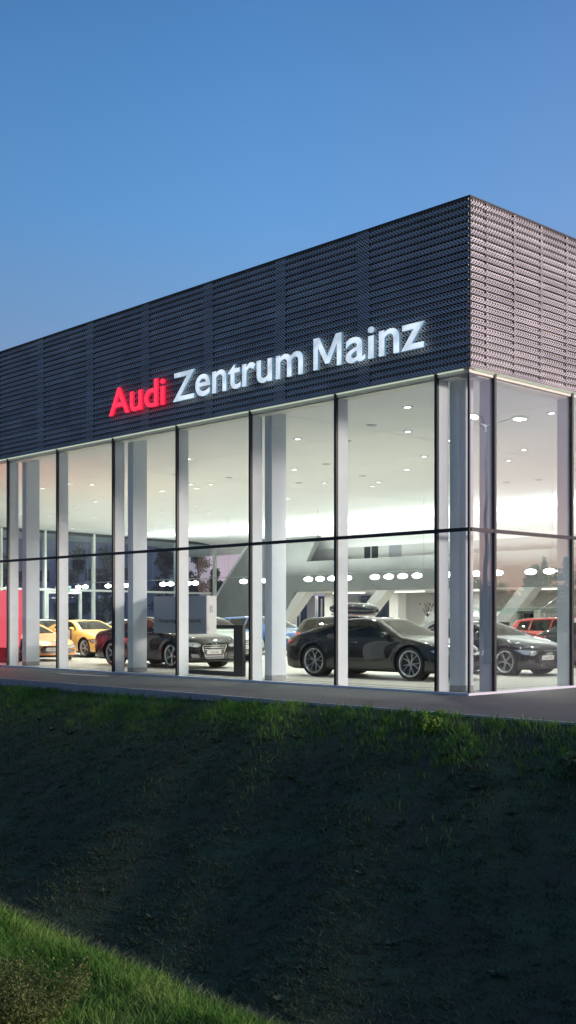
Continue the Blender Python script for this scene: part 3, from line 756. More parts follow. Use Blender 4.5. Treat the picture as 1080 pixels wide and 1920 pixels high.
def body_bm(sp_):
    L, W = sp_['L'], sp_['W']; top = smooth_tab(sp_['top'], L, k=4); belt = smooth_tab(sp_['belt'], L, k=5)
    xm = sp_['ro']+sp_['wb']/2; wr_x = (sp_['ro'], sp_['ro']+sp_['wb'])
    st = sorted(set([0, .02, .06, .12, .2]+[.28+i*(L-.56)/62 for i in range(63)]+[L-.2, L-.12, L-.06, L-.02, L]))
    bm = bmesh.new(); rings = []
    for x in st:
        e = min(x, L-x); w = W/2*(1-.10*max(0, 1-e/.7)**2)
        zt, zb = top(x), min(belt(x), top(x)-.015); h = zt-zb
        z0 = sp_['zb0']+.05*max(0, 1-e/.25)
        wr = w*.90-.43*h
        m = zb-z0
        ctl = [(0, z0), (w*.55, z0), (w*.88, z0+.01), (w*.955, z0+.07), (w*.985, z0+.30*m), (w*1.0, z0+.58*m), (w*.99, z0+.80*m), (w*.965, z0+.93*m),
               (w*.935, zb), ((w*.925+wr)/2+.012, zb+.46*h), (wr, zb+.86*h), (wr*.92, zb+.945*h), (wr*.7, zb+.985*h), (wr*.35, zt), (0, zt)]
        pts = []
        n = len(ctl)
        for i in range(n-1):
            p0 = ctl[max(0, i-1)]; p1 = ctl[i]; p2 = ctl[i+1]; p3 = ctl[min(n-1, i+2)]
            for k in range(4):
                t = k/4
                q = [.5*((2*p1[j])+(-p0[j]+p2[j])*t+(2*p0[j]-5*p1[j]+4*p2[j]-p3[j])*t*t+(-p0[j]+3*p1[j]-3*p2[j]+p3[j])*t**3) for j in (0, 1)]
                pts.append((max(0, q[0]), q[1]))
        pts.append(ctl[-1])
        fe = max(0, 1-(L-x)/1.1)**1.5*.27; re = max(0, 1-x/.9)**1.5*.17
        out = []
        for (y, z) in pts:
            fl = 0
            for wx in wr_x:
                dd = math.hypot(x-wx, z-sp_['R']); fl += .022*math.exp(-((dd-sp_['R']-.03)/.07)**2)
            yy = y+(fl if y > W*.36 and z < zb else 0)
            k = min(1, y/(W/2))**2.4
            out.append((x-fe*k+re*k-xm, yy, z))
        rings.append(out)
    nr = len(rings[0]); full = []
    for r in rings:
        row = [bm.verts.new(p) for p in r]+[bm.verts.new((p[0], -p[1], p[2])) for p in r[-2:0:-1]]
        full.append(row)
    M = len(full[0])
    for a, b in zip(full, full[1:]):
        for i in range(M): bm.faces.new((a[i], a[(i+1) % M], b[(i+1) % M], b[i]))
    for row, flip in ((full[0], 1), (full[-1], 0)):     # caps: quad grid between both sides
        half = nr
        Lr = row[:half]; Rr = [row[0]]+row[:-1:][::-1][:0]
        right = [row[0]]+[row[M-i] for i in range(1, half-1)]+[row[half-1]]
        for i in range(half-1):
            vs = [Lr[i], Lr[i+1], right[i+1], right[i]]; u = []
            for v in vs:
                if v not in u: u.append(v)
            if len(u) >= 3:
                try: bm.faces.new(u)
                except ValueError: pass
    bmesh.ops.remove_doubles(bm, verts=bm.verts, dist=1e-5)
    bmesh.ops.recalc_face_normals(bm, faces=bm.faces)
    if bm.calc_volume(signed=True) < 0: bmesh.ops.reverse_faces(bm, faces=bm.faces)
    if DEBUG: print('BODY', bm.calc_volume(signed=True), sum(1 for e in bm.edges if len(e.link_faces) != 2))
    return bm
def in_poly(p, poly):
    s = None
    for i in range(len(poly)):
        a, b = poly[i], poly[(i+1) % len(poly)]
        c = (b[0]-a[0])*(p[1]-a[1])-(b[1]-a[1])*(p[0]-a[0])
        if abs(c) < 1e-9: continue
        if s is None: s = c > 0
        elif (c > 0) != s: return False
    return True
def sub_poly(poly, step=.05, closed=True):
    out = []
    n = len(poly)
    for i in range(n if closed else n-1):
        a, b = poly[i], poly[(i+1) % n]; k = max(1, int(math.hypot(b[0]-a[0], b[1]-a[1])/step))
        for j in range(k): out.append((a[0]+(b[0]-a[0])*j/k, a[1]+(b[1]-a[1])*j/k))
    if not closed: out.append(poly[-1])
    return out
class Caster:
    def __init__(s, bm): s.t = BVHTree.FromBMesh(bm)
    def hit(s, a, b, face, off):
        o, d = {'front': ((6, a, b), (-1, 0, 0)), 'rear': ((-6, a, b), (1, 0, 0)), 'left': ((a, 3, b), (0, -1, 0)), 'right': ((a, -3, b), (0, 1, 0)), 'top': ((a, b, 4), (0, 0, -1))}[face]
        loc, nor, i, dist = s.t.ray_cast(Vector(o), Vector(d))
        if loc is None: return None
        return loc+nor*off if nor.dot(Vector(d)) < 0 else loc-nor*off
    def patch(s, bm, poly, face, off=.004, mi=0):
        xs2 = [p[0] for p in poly]; ys2 = [p[1] for p in poly]
        t = bmesh.new(); vs = [t.verts.new((a, b, 0)) for a, b in sub_poly(poly, .04)]
        t.faces.new(vs); bmesh.ops.triangulate(t, faces=t.faces[:])
        for ax, lo, hi in ((0, min(xs2), max(xs2)), (1, min(ys2), max(ys2))):
            k = int((hi-lo)/.05)
            for j in range(1, k+1):
                co = [0, 0, 0]; no = [0, 0, 0]; co[ax] = lo+(hi-lo)*j/(k+1); no[ax] = 1
                bmesh.ops.bisect_plane(t, geom=t.verts[:]+t.edges[:]+t.faces[:], plane_co=co, plane_no=no)
        mp = {}
        for v in t.verts:
            h = s.hit(v.co.x, v.co.y, face, off); mp[v] = bm.verts.new(h) if h is not None else None
        for f in t.faces:
            q = [mp[v] for v in f.verts]
            if None not in q:
                nf = bm.faces.new(q); nf.material_index = mi; nf.smooth = True
        t.free()
    def strip(s, bm, path, w, face, off=.006, mi=0, closed=False):
        pts = sub_poly(path, .05, closed); n = len(pts); rows = []
        for i, p in enumerate(pts):
            a = pts[(i-1) % n] if (closed or i) else p; b = pts[(i+1) % n] if (closed or i < n-1) else p
            d = Vector((b[0]-a[0], b[1]-a[1])); d = d.normalized() if d.length else Vector((1, 0)); nrm = Vector((-d.y, d.x))*w/2
            q = [s.hit(p[0]+nrm.x*k, p[1]+nrm.y*k, face, off) for k in (-1, 1)]
            rows.append([bm.verts.new(x_) for x_ in q] if None not in q else None)
        for i in range(n if closed else n-1):
            a, b = rows[i], rows[(i+1) % n]
            if a and b:
                if (a[0].co-b[0].co).length > .4: continue
                f = bm.faces.new((a[0], b[0], b[1], a[1])); f.material_index = mi; f.smooth = True
ARCH = {}
def wheel_meshes(Rw, spokes, key):
    """tyre, rim, disc; axis along y, outer face towards -y (right hand side)"""
    if key in ARCH: return ARCH[key]
    rr = Rw*.79; wd = .125
    def lathe(prof, n=40):
        bm = bmesh.new(); rows = []
        for i in range(n):
            a = 2*math.pi*i/n; rows.append([bm.verts.new((r*math.cos(a), y, r*math.sin(a))) for y, r in prof])
        for i in range(n):
            a, b = rows[i], rows[(i+1) % n]
            for k in range(len(prof)-1): f = bm.faces.new((a[k], b[k], b[k+1], a[k+1])); f.smooth = True
        bmesh.ops.recalc_face_normals(bm, faces=bm.faces); return bm
    ty = lathe([(-wd*.8, rr), (-wd*.98, rr+.02), (-wd, rr+(Rw-rr)*.55), (-wd*.85, Rw-.012), (-wd*.6, Rw), (wd*.6, Rw), (wd*.85, Rw-.012), (wd, rr+.03), (wd*.8, rr)])
    t = bpy.data.meshes.new('tyre'); ty.to_mesh(t); ty.free(); t.materials.append(rubber)
    rm = lathe([(-wd*.80, rr+.004), (-wd*.88, rr), (-wd*.88, rr-.022), (-wd*.70, rr-.03), (0, rr-.05), (wd*.8, rr-.02)])
    yf = -wd*.80
    for k in range(5):
        for s_ in (-1, 1):
            a0 = 2*math.pi*k/5+math.pi/2
            da = {'double': .13, 'vee': .30, 'single': .07}[spokes]*s_
            ain = a0+da*.25; aou = a0+da
            r0, r1 = .045, rr-.018
            wdt = {'double': (.012, .008), 'vee': (.012, .008), 'single': (.018, .013)}[spokes]
            cs = []
            for (r, a, ww, yy) in ((r0, ain, wdt[0], yf+.035), (r1*.55, (ain+aou)/2, (wdt[0]+wdt[1])/2, yf+.018), (r1, aou, wdt[1], yf+.006)):
                d = Vector((math.cos(a), 0, math.sin(a))); n_ = Vector((-math.sin(a), 0, math.cos(a)))
                cs.append([rm.verts.new(d*r+n_*ww*q0+Vector((0, yy+q1, 0))) for q0, q1 in ((-1, 0.008), (-.5, 0), (.5, 0), (1, 0.008), (1, .035), (-1, .035))])
            for A, B in zip(cs, cs[1:]):
                for i in range(6): rm.faces.new((A[i], B[i], B[(i+1) % 6], A[(i+1) % 6]))
    tube(rm, (0, yf+.06, 0), (0, yf+.018, 0), .062, .05, 14)
    bmesh.ops.recalc_face_normals(rm, faces=rm.faces)
    m = bpy.data.meshes.new('rim'); rm.to_mesh(m); rm.free(); m.materials.append(rim_m)
    ds = bmesh.new(); tube(ds, (0, -.02, 0), (0, .0, 0), rr-.06, n=30, mi=1); tube(ds, (0, .001, 0), (0, .10, 0), rr-.035, n=30, mi=0)
    d = bpy.data.meshes.new('wheel'); ds.to_mesh(d); ds.free(); d.materials.append(black_pl); d.materials.append(dark_metal)
    ARCH[key] = (t, m, d); return ARCH[key]
def apply_boolean(me, cutter_me):
    a = bpy.data.objects.new('tmp_a', me); b = bpy.data.objects.new('tmp_b', cutter_me); COL.objects.link(a); COL.objects.link(b)
    md = a.modifiers.new('b', 'BOOLEAN'); md.operation = 'DIFFERENCE'; md.object = b; md.solver = 'EXACT'
    dg = bpy.context.evaluated_depsgraph_get(); dg.update()
    r = bpy.data.meshes.new_from_object(a.evaluated_get(dg)); bpy.data.objects.remove(a); bpy.data.objects.remove(b); return r
def rbox(bm, c, s, rot=0, bev=.04):
    g0 = bmesh.ops.create_cube(bm, size=1)['verts']
    M_ = Matrix.Translation(c) @ Matrix.Rotation(rot, 4, 'Y') @ Matrix.Diagonal((*s, 1))
    bmesh.ops.transform(bm, matrix=M_, verts=g0)
    es = list({e for v in g0 for e in v.link_edges}); bmesh.ops.bevel(bm, geom=es, offset=bev, segments=3, affect='EDGES')

CARS = {}
def make_car(kind, paint, label, glass=None, spokes='vee', plate=None, cat='car', grille='bars', lights_on=False, chrome_trim=False):
    sp_ = SPEC[kind]; L, W, Rw = sp_['L'], sp_['W'], sp_['R']; xm = sp_['ro']+sp_['wb']/2; wx = sp_['wb']/2
    glass = glass or tint_glass
    root = empty('parked_car', (0, 0, 0), 0, label, cat, 'cars shown in the showroom')
    bm = body_bm(sp_); cast = Caster(bm)
    ya = W*.33; ra = Rw+.045
    for x in (-wx, wx):
        K = 26
        for i in range(K):
            t = 2*math.pi*(i+.5)/K; no = Vector((math.cos(t), 0, math.sin(t)))
            fs = [f for f in bm.faces if abs(f.calc_center_median().x-x) < ra+.12 and f.calc_center_median().z < 2*ra+.15 and max(abs(v.co.y) for v in f.verts) > ya]
            gm = set(fs)
            for f in fs: gm.update(f.edges); gm.update(f.verts)
            bmesh.ops.bisect_plane(bm, geom=list(gm), plane_co=Vector((x, 0, Rw))+no*ra*math.cos(math.pi/K), plane_no=no, dist=1e-5)
        kill = []
        for f in bm.faces:
            c = f.calc_center_median()
            if abs(c.y) > ya-.02 and all(math.cos(2*math.pi*(i+.5)/K)*(c.x-x)+math.sin(2*math.pi*(i+.5)/K)*(c.z-Rw) < ra*math.cos(math.pi/K)-1e-4 for i in range(K)): kill.append(f)
        bmesh.ops.delete(bm, geom=kill, context='FACES')
    for f in bm.faces: f.smooth = True; f.material_index = 0 if f.calc_center_median().z > sp_['zb0']+.075 else 1
    wl_ = bmesh.new()
    for x in (-wx, wx):
        for s_ in (-1, 1):
            n0 = 26; A = []; B = []
            for i in range(n0):
                t = 2*math.pi*i/n0; c_, n_ = math.cos(t)*ra, math.sin(t)*ra
                zz = Rw+n_
                A.append((x+c_, zz)); 
            for i in range(n0):
                (xa_, za_), (xb_, zb_2) = A[i], A[(i+1) % n0]
                if min(za_, zb_2) < sp_['zb0']-.02: continue
                hy_ = []
                for q_ in ((xa_, za_), (xb_, zb_2)):
                    h_ = cast.hit(q_[0], q_[1], 'left' if s_ > 0 else 'right', 0); hy_.append(abs(h_.y)-.004 if h_ is not None else W/2-.06)
                wl_.faces.new([wl_.verts.new(p_) for p_ in ((xa_, s_*ya, za_), (xb_, s_*ya, zb_2), (xb_, s_*hy_[1], zb_2), (xa_, s_*hy_[0], za_))])
            wl_.faces.new([wl_.verts.new((p_[0], s_*ya, p_[1])) for p_ in A])
    from_bm('wheel_well', wl_, black_pl, root)
    # window openings
    def cut(planes):
        for co, no in planes: bmesh.ops.bisect_plane(bm, geom=bm.verts[:]+bm.edges[:]+bm.faces[:], plane_co=co, plane_no=no, dist=1e-5)
    regions = []
    for poly in sp_['side']:
        poly = [(a-xm, b) for a, b in poly]
        pls = []
        for i in range(len(poly)):
            a, b = poly[i], poly[(i+1) % len(poly)]; pls.append(((a[0], 0, a[1]), Vector((-(b[1]-a[1]), 0, b[0]-a[0])).normalized()))
        # cut only nearby faces
        x0, x1 = min(p[0] for p in poly)-.1, max(p[0] for p in poly)+.1; z0 = min(p[1] for p in poly)-.1
        for co, no in pls:
            fs = [f for f in bm.faces if x0 < f.calc_center_median().x < x1 and f.calc_center_median().z > z0 and abs(f.normal.y) > .25]
            gm = set(fs)
            for f in fs: gm.update(f.edges); gm.update(f.verts)
            bmesh.ops.bisect_plane(bm, geom=list(gm), plane_co=co, plane_no=no, dist=1e-5)
        regions.append(('side_window', poly))
    tops = []
    for nm, (xa, xb, ya_, yb) in (('windscreen', sp_['ws']), ('rear_window', sp_['rw'])):
        xa -= xm; xb -= xm
        quad = [(xa, ya_), (xb, yb), (xb, -yb), (xa, -ya_)]; tops.append((nm, quad))
        x0, x1 = min(xa, xb)-.15, max(xa, xb)+.15
        for i in range(4):
            a, b = quad[i], quad[(i+1) % 4]
            bm.normal_update()
            fs = [f for f in bm.faces if x0 < f.calc_center_median().x < x1 and f.normal.z > .12 and f.calc_center_median().z > sp_['zb0']+.5]
            gm = set(fs)
            for f in fs: gm.update(f.edges); gm.update(f.verts)
            bmesh.ops.bisect_plane(bm, geom=list(gm), plane_co=(a[0], a[1], 0), plane_no=Vector((-(b[1]-a[1]), b[0]-a[0], 0)).normalized(), dist=1e-5)
    bm.normal_update()
    sel = {}
    for f in bm.faces:
        c = f.calc_center_median()
        if abs(f.normal.y) > .25 and abs(c.y) > .3:
            for nm, poly in regions:
                if in_poly((c.x, c.z), poly): sel[f] = ('side_window', 1 if c.y > 0 else -1, id(poly))
        if f.normal.z > .12 and c.z > sp_['zb0']+.5 and f not in sel:
            for nm, quad in tops:
                if in_poly((c.x, c.y), quad): sel[f] = (nm, 0, 0)
    groups = {}
    for f, k in sel.items(): groups.setdefault(k, []).append(f)
    for (nm, a, b), fs in groups.items():
        nb = bmesh.new(); mp = {}
        for f in fs:
            for v in f.verts:
                if v not in mp: mp[v] = nb.verts.new(v.co)
            nf = nb.faces.new([mp[v] for v in f.verts]); nf.smooth = True
        g_ = glass if nm != 'windscreen' else car_glass
        from_bm(nm, nb, g_, root)
    bmesh.ops.delete(bm, geom=list(sel.keys()), context='FACES')
    from_bm('body', bm, [paint, black_pl], root)
    # patches
    def P_(name, fn, mats, par=root):
        b2 = bmesh.new(); fn(b2)
        if len(b2.faces) == 0: b2.free(); return None
        return from_bm(name, b2, mats, par)
    sx = lambda x: x-xm
    zf = interp(sp_['top'], L-.08); zg0 = sp_['zb0']+.12
    hz = zf-.10
    if kind == 'supercar':
        gpoly = [(-.40, .27), (.40, .27), (.47, .38), (.38, .50), (-.38, .50), (-.47, .38)]
    else:
        gpoly = [(-.30, zg0), (.30, zg0), (.43, hz-.06), (.39, hz+.035), (-.39, hz+.035), (-.43, hz-.06)]
    gr = P_('grille', lambda b: cast.patch(b, gpoly, 'front', .004), grille_m)
    P_('grille_frame', lambda b: cast.strip(b, gpoly, .026, 'front', .012, closed=True), chrome if grille == 'bars' else black_pl, gr)
    if grille == 'bars':
        def bars(b):
            zlo, zhi = gpoly[0][1]+.03, gpoly[3][1]-.02
            for i in range(6):
                z = zlo+(zhi-zlo)*(i+.5)/6; hw = .30+.11*(z-zlo)/(zhi-zlo)-.015
                cast.strip(b, [(-hw, z), (hw, z)], .014, 'front', .009)
        P_('grille_bar', bars, chrome, gr)
    zr = gpoly[3][1]-.085 if kind != 'supercar' else .60
    def rings(b):
        for k in (-1.5, -.5, .5, 1.5):
            n = 14; cxx = k*.072
            pth = [(cxx+.046*math.cos(2*math.pi*i/n), zr+.046*math.sin(2*math.pi*i/n)) for i in range(n)]
            cast.strip(b, pth, .013, 'front', .016, closed=True)
    P_('emblem', rings, chrome, gr)
    pz = zg0+.12 if kind != 'supercar' else .34
    pl_ = P_('licence_plate', lambda b: cast.patch(b, [(-.26, pz), (.26, pz), (.26, pz+.115), (-.26, pz+.115)], 'front', .014), plate_m)
    if plate:
        tm = text_mesh(plate, .085); h = cast.hit(0, pz+.055, 'front', .022)
        xw = max(v.co.x for v in tm.vertices)
        for v in tm.vertices: c = v.co.copy(); v.co = Vector((h.x, (c.x-xw/2), pz+.028+c.y))
        link('plate_lettering', tm, text_m, pl_)
    for s_ in (-1, 1):
        hp = [(s_*.50, hz-.045), (s_*.50, hz+.03), (s_*.84, hz+.075), (s_*.90, hz+.06), (s_*.86, hz-.05), (s_*.62, hz-.08)]
        hl = P_('headlight', lambda b: cast.patch(b, hp, 'front', .005), headl_m)
        P_('headlight_surround', lambda b: cast.strip(b, hp, .02, 'front', .008, closed=True), black_pl, hl)
        ip = [(s_*.50, zg0), (s_*.80, zg0+.02), (s_*.84, zg0+.15), (s_*.56, zg0+.12)]
        P_('air_intake', lambda b: cast.patch(b, ip, 'front', .004), grille_m)
        side = 'left' if s_ > 0 else 'right'
        zt_ = interp(sp_['belt'], .3)
        P_('taillight', lambda b: (cast.patch(b, [(s_*.45, zt_-.16), (s_*.86, zt_-.17), (s_*.88, zt_-.02), (s_*.45, zt_-.04)], 'rear', .005), cast.patch(b, [(sx(.10), zt_-.15), (sx(.20), zt_-.12), (sx(.22), zt_-.06), (sx(.10), zt_-.04)], side, .005)), tail_m)
        # door seams, handles, sill line
        d0 = sp_['side'][0][0][0]; xF = sx(sp_['ws'][0]-.12); xM = sx(max(p[0] for p in sp_['side'][-1] )-1.15)
        zs = sp_['zb0']+.12; zbt = interp(sp_['belt'], L*.5)
        def seams(b):
            cast.strip(b, [(xF, zbt-.02), (xF+.03, zs+.2), (xF-.05, zs), (xM, zs), (xM-.03, zs+.3), (xM-.02, zbt+.02)], .009, side, .002)
            if kind in ('fastback', 'sedan', 'suv', 'estate', 'hatchback'):
                xR = xM-.95; cast.strip(b, [(xM, zs), (xR+.1, zs), (xR+.02, zs+.28), (xR-.04, zbt+.02)], .009, side, .002)
            cast.strip(b, [(sx(L-.75), .78 if kind != 'suv' else .95), (sx(L-.62), .5), (sx(L-.55), .3)], .008, side, .002)
        P_('door_seam', seams, black_pl)
        xs3 = [xM+.12] + ([xM-.83] if kind in ('fastback', 'sedan', 'suv', 'estate', 'hatchback') else [])
        for xh in xs3:
            h = cast.hit(xh, zbt-.09, side, .018)
            if h is not None:
                b2 = bmesh.new(); rbox(b2, h, (.2, .03, .028), 0, .01); from_bm('door_handle', b2, paint, root, True)
        h = cast.hit(xF-.10, zbt+.02, side, 0)
        if h is not None:
            b2 = bmesh.new(); bmesh.ops.create_uvsphere(b2, u_segments=16, v_segments=10, radius=1)
            for v in b2.verts:
                v.co = Vector((v.co.x*.085*(1 if v.co.x > 0 else .55), v.co.y*.12, v.co.z*.075)); v.co += Vector((xF-.22, s_*(abs(h.y)+.11), zbt+.10))
            tube(b2, (xF-.22, s_*(abs(h.y)-.03), zbt+.03), (xF-.22, s_*(abs(h.y)+.08), zbt+.09), .025, .02, 8)
            from_bm('mirror', b2, paint, root, True)
        if chrome_trim:
            P_('window_trim', lambda b: [cast.strip(b, [(a-xm, z_) for a, z_ in poly], .012, side, .004, closed=True) for poly in sp_['side']], chrome)
    # wheels
    tme, rme, dme = wheel_meshes(Rw, spokes, (round(Rw, 3), spokes))
    for x in (-wx, wx):
        for s_ in (-1, 1):
            d = link('wheel', dme, None, root); d.location = (x, s_*(W/2-.135), Rw); d.rotation_euler = (0, random.uniform(0, 1.2), math.pi if s_ > 0 else 0)
            link('tyre', tme, None, d); link('rim', rme, None, d)
    # cabin
    ws_x = sx(sp_['ws'][0]); zb_ = interp(sp_['belt'], L*.5)
    rows = ((ws_x-1.5, .36), (ws_x-1.5, -.36)) + (((ws_x-2.35, .36), (ws_x-2.35, -.36)) if kind in ('fastback', 'sedan', 'suv', 'estate') else ())
    for (x, y) in rows:
        b2 = bmesh.new(); rbox(b2, (x+.1, y, zb_-.42), (.52, .5, .16), 0, .05); rbox(b2, (x-.22, y, zb_-.08), (.13, .48, .62), -.22, .05); rbox(b2, (x-.31, y, zb_+.26), (.09, .24, .17), -.1, .035)
        from_bm('seat', b2, seat_m, root, True)
    b2 = bmesh.new(); rbox(b2, (ws_x-.42, 0, zb_-.10), (.5, W*.72, .16), .1, .05); from_bm('dashboard', b2, seat_m, root, True)
    b2 = bmesh.new(); k = 20
    for i in range(k):
        a, b_ = 2*math.pi*i/k, 2*math.pi*(i+1)/k; c = Vector((ws_x-.78, .36, zb_+.02))
        f_ = lambda t: c+Vector((-.07*math.sin(t), .185*math.cos(t), .17*math.sin(t)))
        tube(b2, f_(a), f_(b_), .016, n=6)
    tube(b2, (ws_x-.77, .36, zb_+.02), (ws_x-.5, .36, zb_-.08), .04, .03, 8); tube(b2, (ws_x-.78, .2, zb_+.02), (ws_x-.78, .52, zb_+.02), .014, n=6)
    from_bm('steering_wheel', b2, black_pl, root, True)
    return root
def paintm(name, col, metal=0., rough=.35, spec=.4): return pbr(name, col, rough, metal=metal, coat=1., spec=spec)
PAINT = dict(black=paintm('paint_black', (.004, .004, .005), spec=.1), brown_black=paintm('paint_deep_black', (.008, .007, .007), spec=.12), yellow=paintm('paint_yellow', (.78, .45, .11)),
             orange=paintm('paint_orange', (.80, .33, .09)), silver=paintm('paint_silver', (.42, .44, .42), .5), white=paintm('paint_white', (.7, .7, .7)),
             blue=paintm('paint_blue', (.035, .09, .24), .3), red=paintm('paint_red', (.72, .03, .02)), green_silver=paintm('paint_pale_green', (.40, .47, .41), .4), grey=paintm('paint_grey', (.10, .11, .12), .3))
def place_by_wheel(root, kind, wx_, wy_, heading, which='front', side=-1):
    """put the car so that its chosen near wheel touches the ground at wx_, wy_"""
    sp_ = SPEC[kind]; h = R(heading); lx = sp_['wb']/2*(1 if which == 'front' else -1); ly = side*(sp_['W']/2-.03)
    root.location = (wx_-(lx*math.cos(h)-ly*math.sin(h)), wy_-(lx*math.sin(h)+ly*math.cos(h)), .003); root.rotation_euler = (0, 0, h)

FB_ = [
 ('fastback', 'brown_black', 'large black fastback car seen from its side just left of the corner column', dict(spokes='vee'), (-3.75, 2.68), 4.0, 'w'),
 ('sedan', 'black', 'long black saloon car with chrome bar grille behind the dark display frame', dict(spokes='double', plate='Audi A8', chrome_trim=True), (-12.47, 2.51), -1, 'w'),
 ('coupe', 'black', 'dark coupe seen through the pane right of the corner post', dict(spokes='double', plate='Audi TTS', grille='dark'), (-3.6, 6.15), -1, 'w'),
 ('coupe', 'yellow', 'yellow coupe standing behind the black saloon', dict(spokes='single', grille='none'), (-21.47, 5.55), -2, 'w'),
 ('supercar', 'orange', 'low orange sports car behind the left columns', dict(spokes='single', plate='Audi R8', grille='none'), (-20.09, 2.05), -2, 'w'),
 ('estate', 'green_silver', 'pale greenish silver car partly hidden by the middle column and the display frame', dict(spokes='double', plate='Audi', glass=car_glass), (-17.0, 7.4), 0, 'c'),
 ('estate', 'blue', 'metallic blue car behind the tail of the black fastback', dict(spokes='double'), (-20.0, 12.9), 0, 'c'),
 ('sedan', 'silver', 'silver saloon standing beyond the blue car', dict(spokes='double', glass=car_glass), (-24.5, 17.2), 0, 'c'),
 ('hatchback', 'red', 'bright red small car behind the dark coupe on the right', dict(spokes='single', glass=car_glass), (-9.0, 17.4), 0, 'c'),
 ('coupe', 'black', 'black car cut off by the right edge behind the second mullion', dict(spokes='double'), (-4.3, 12.1), 0, 'c'),
 ('estate', 'black', 'black estate car carrying a roof box behind the black fastback', dict(spokes='single'), (-14.3, 12.2), 0, 'c'),
 ('coupe', 'white', 'white car behind the orange sports car', dict(spokes='single', glass=car_glass), (-30.2, 9.3), 0, 'c'),
 ('coupe', 'silver', 'pale silver coupe between the yellow coupe and the black saloon', dict(spokes='single', glass=car_glass), (-27.2, 12.0), 0, 'c'),
 ('sedan', 'grey', 'grey saloon behind the corner column and the black fastback', dict(spokes='single'), (-12.0, 15.9), 0, 'c'),
]
for kind, pn, lb, kw, pos, hd, how in FB_:
    c = make_car(kind, PAINT[pn], lb, **kw)
    if how == 'w': place_by_wheel(c, kind, pos[0], pos[1], hd)
    else: c.location = (pos[0], pos[1], .003); c.rotation_euler = (0, 0, R(hd))
# roof box on its bars
rb = empty('roof_box', (-14.4, 12.2, SPEC['estate']['top'][4][1]+.0), 0, 'glossy black roof box on top of the black estate car', 'roof box')
bm = bmesh.new(); bmesh.ops.create_uvsphere(bm, u_segments=28, v_segments=14, radius=1)
for v in bm.verts:
    f = lambda t, p_: math.copysign(abs(t)**p_, t)
    v.co = Vector((f(v.co.x, .75)*1.05, f(v.co.y, .6)*.42, f(v.co.z, .6)*.2+.27))
    v.co.z -= .06*max(0, v.co.x)**2
from_bm('box_shell', bm, PAINT['black'], rb, True)
for x in (-.55, .45): box('roof_bar', x, x+.05, -.6, .6, .02, .07, chrome, rb)

# ------------------------------------------------------------------ showroom furniture
YF = 1.1
fx = on_plane(455, 1265, YF)[0]; Q = lambda px: on_plane(px, 1200, YF)[0]-fx
DF = empty('display_stand', (fx, YF, 0), 0, 'grey and white slogan block held by a dark metal frame close to the glass', 'display stand')
bm = bmesh.new()
bx(bm, Q(438), 0, 0, .10, 0.003, 1.27); bx(bm, Q(334), Q(438)-.002, 0, .10, .003, .11); bx(bm, Q(405), Q(438)-.002, 0.01, .09, 1.19, 1.265); bx(bm, Q(339), Q(345), .02, .08, .111, 1.03)
from_bm('frame', bm, dark_metal, DF)
yb0 = YF-.12; fb = on_plane(387, 1190, yb0)[0]-fx; fa = on_plane(288, 1190, yb0)[0]-fx
box('block', fa, fb, yb0-YF+.012, .22, 1.035, 2.01, panel_m, DF, .004)
box('block_face', fa+.01, fb-.01, yb0-YF, yb0-YF+.0115, 1.045, 2.0, panelg_m, DF)
tm = text_mesh('Vorsprung durch Technik', .15, 0, .004); xw = max(v.co.x for v in tm.vertices)
t0 = on_plane(298, 1190, yb0)[0]-fx; t1 = on_plane(378, 1190, yb0)[0]-fx
for v in tm.vertices: c_ = v.co.copy(); v.co = Vector((c_.x*((t1-t0)/xw)+t0, yb0-YF-.004, 1.325+c_.y))
link('slogan', tm, text_m, DF)
box('switch_plate', fb+.001, fb+.012, .0, .08, 1.58, 1.76, lamp_metal, DF)
bx_, by_ = floor_at(124, 1237)
IS = empty('info_stand', (bx_, by_, 0), R(35), 'slim information stand with a white sheet beside the yellow coupe', 'info stand')
box('stand_post', -.20, .20, -.03, .0, 0.003, 1.08, dark_metal, IS, .008); box('stand_sheet', -.16, .16, -.035, -.031, .55, 1.03, sign_white, IS)
# red light box wall at the far left
rx0, _ = on_plane(-120, 1200, 1.2); rx1, _ = on_plane(40, 1200, 1.2)
RB = empty('red_display_wall', (0, 0, 0), 0, 'glowing red slanted display wall at the left edge behind the glass', 'display wall')
xb_ = on_plane(24, 1200, 1.2)[0]
prism_obj('light_panel', [(rx0, .48), (xb_-.12, .48), (rx1+.05, 2.32), (rx0, 2.32)], 1.2, 1.5, red_panel, RB)
prism_obj('panel_base', [(rx0, .003), (xb_-.05, .003), (xb_-.12, .479), (rx0, .479)], 1.24, 1.48, red_base, RB)
L = bpy.data.lights.new('red_glow', 'AREA'); L.shape = 'RECTANGLE'; L.size = 3; L.size_y = 1.6; L.energy = 520; L.color = (1, .05, .10)
o = bpy.data.objects.new('red_glow', L); COL.objects.link(o); o.location = ((rx0+xb_)/2, 1.15, 1.4); o.rotation_euler = (R(-90), 0, 0)

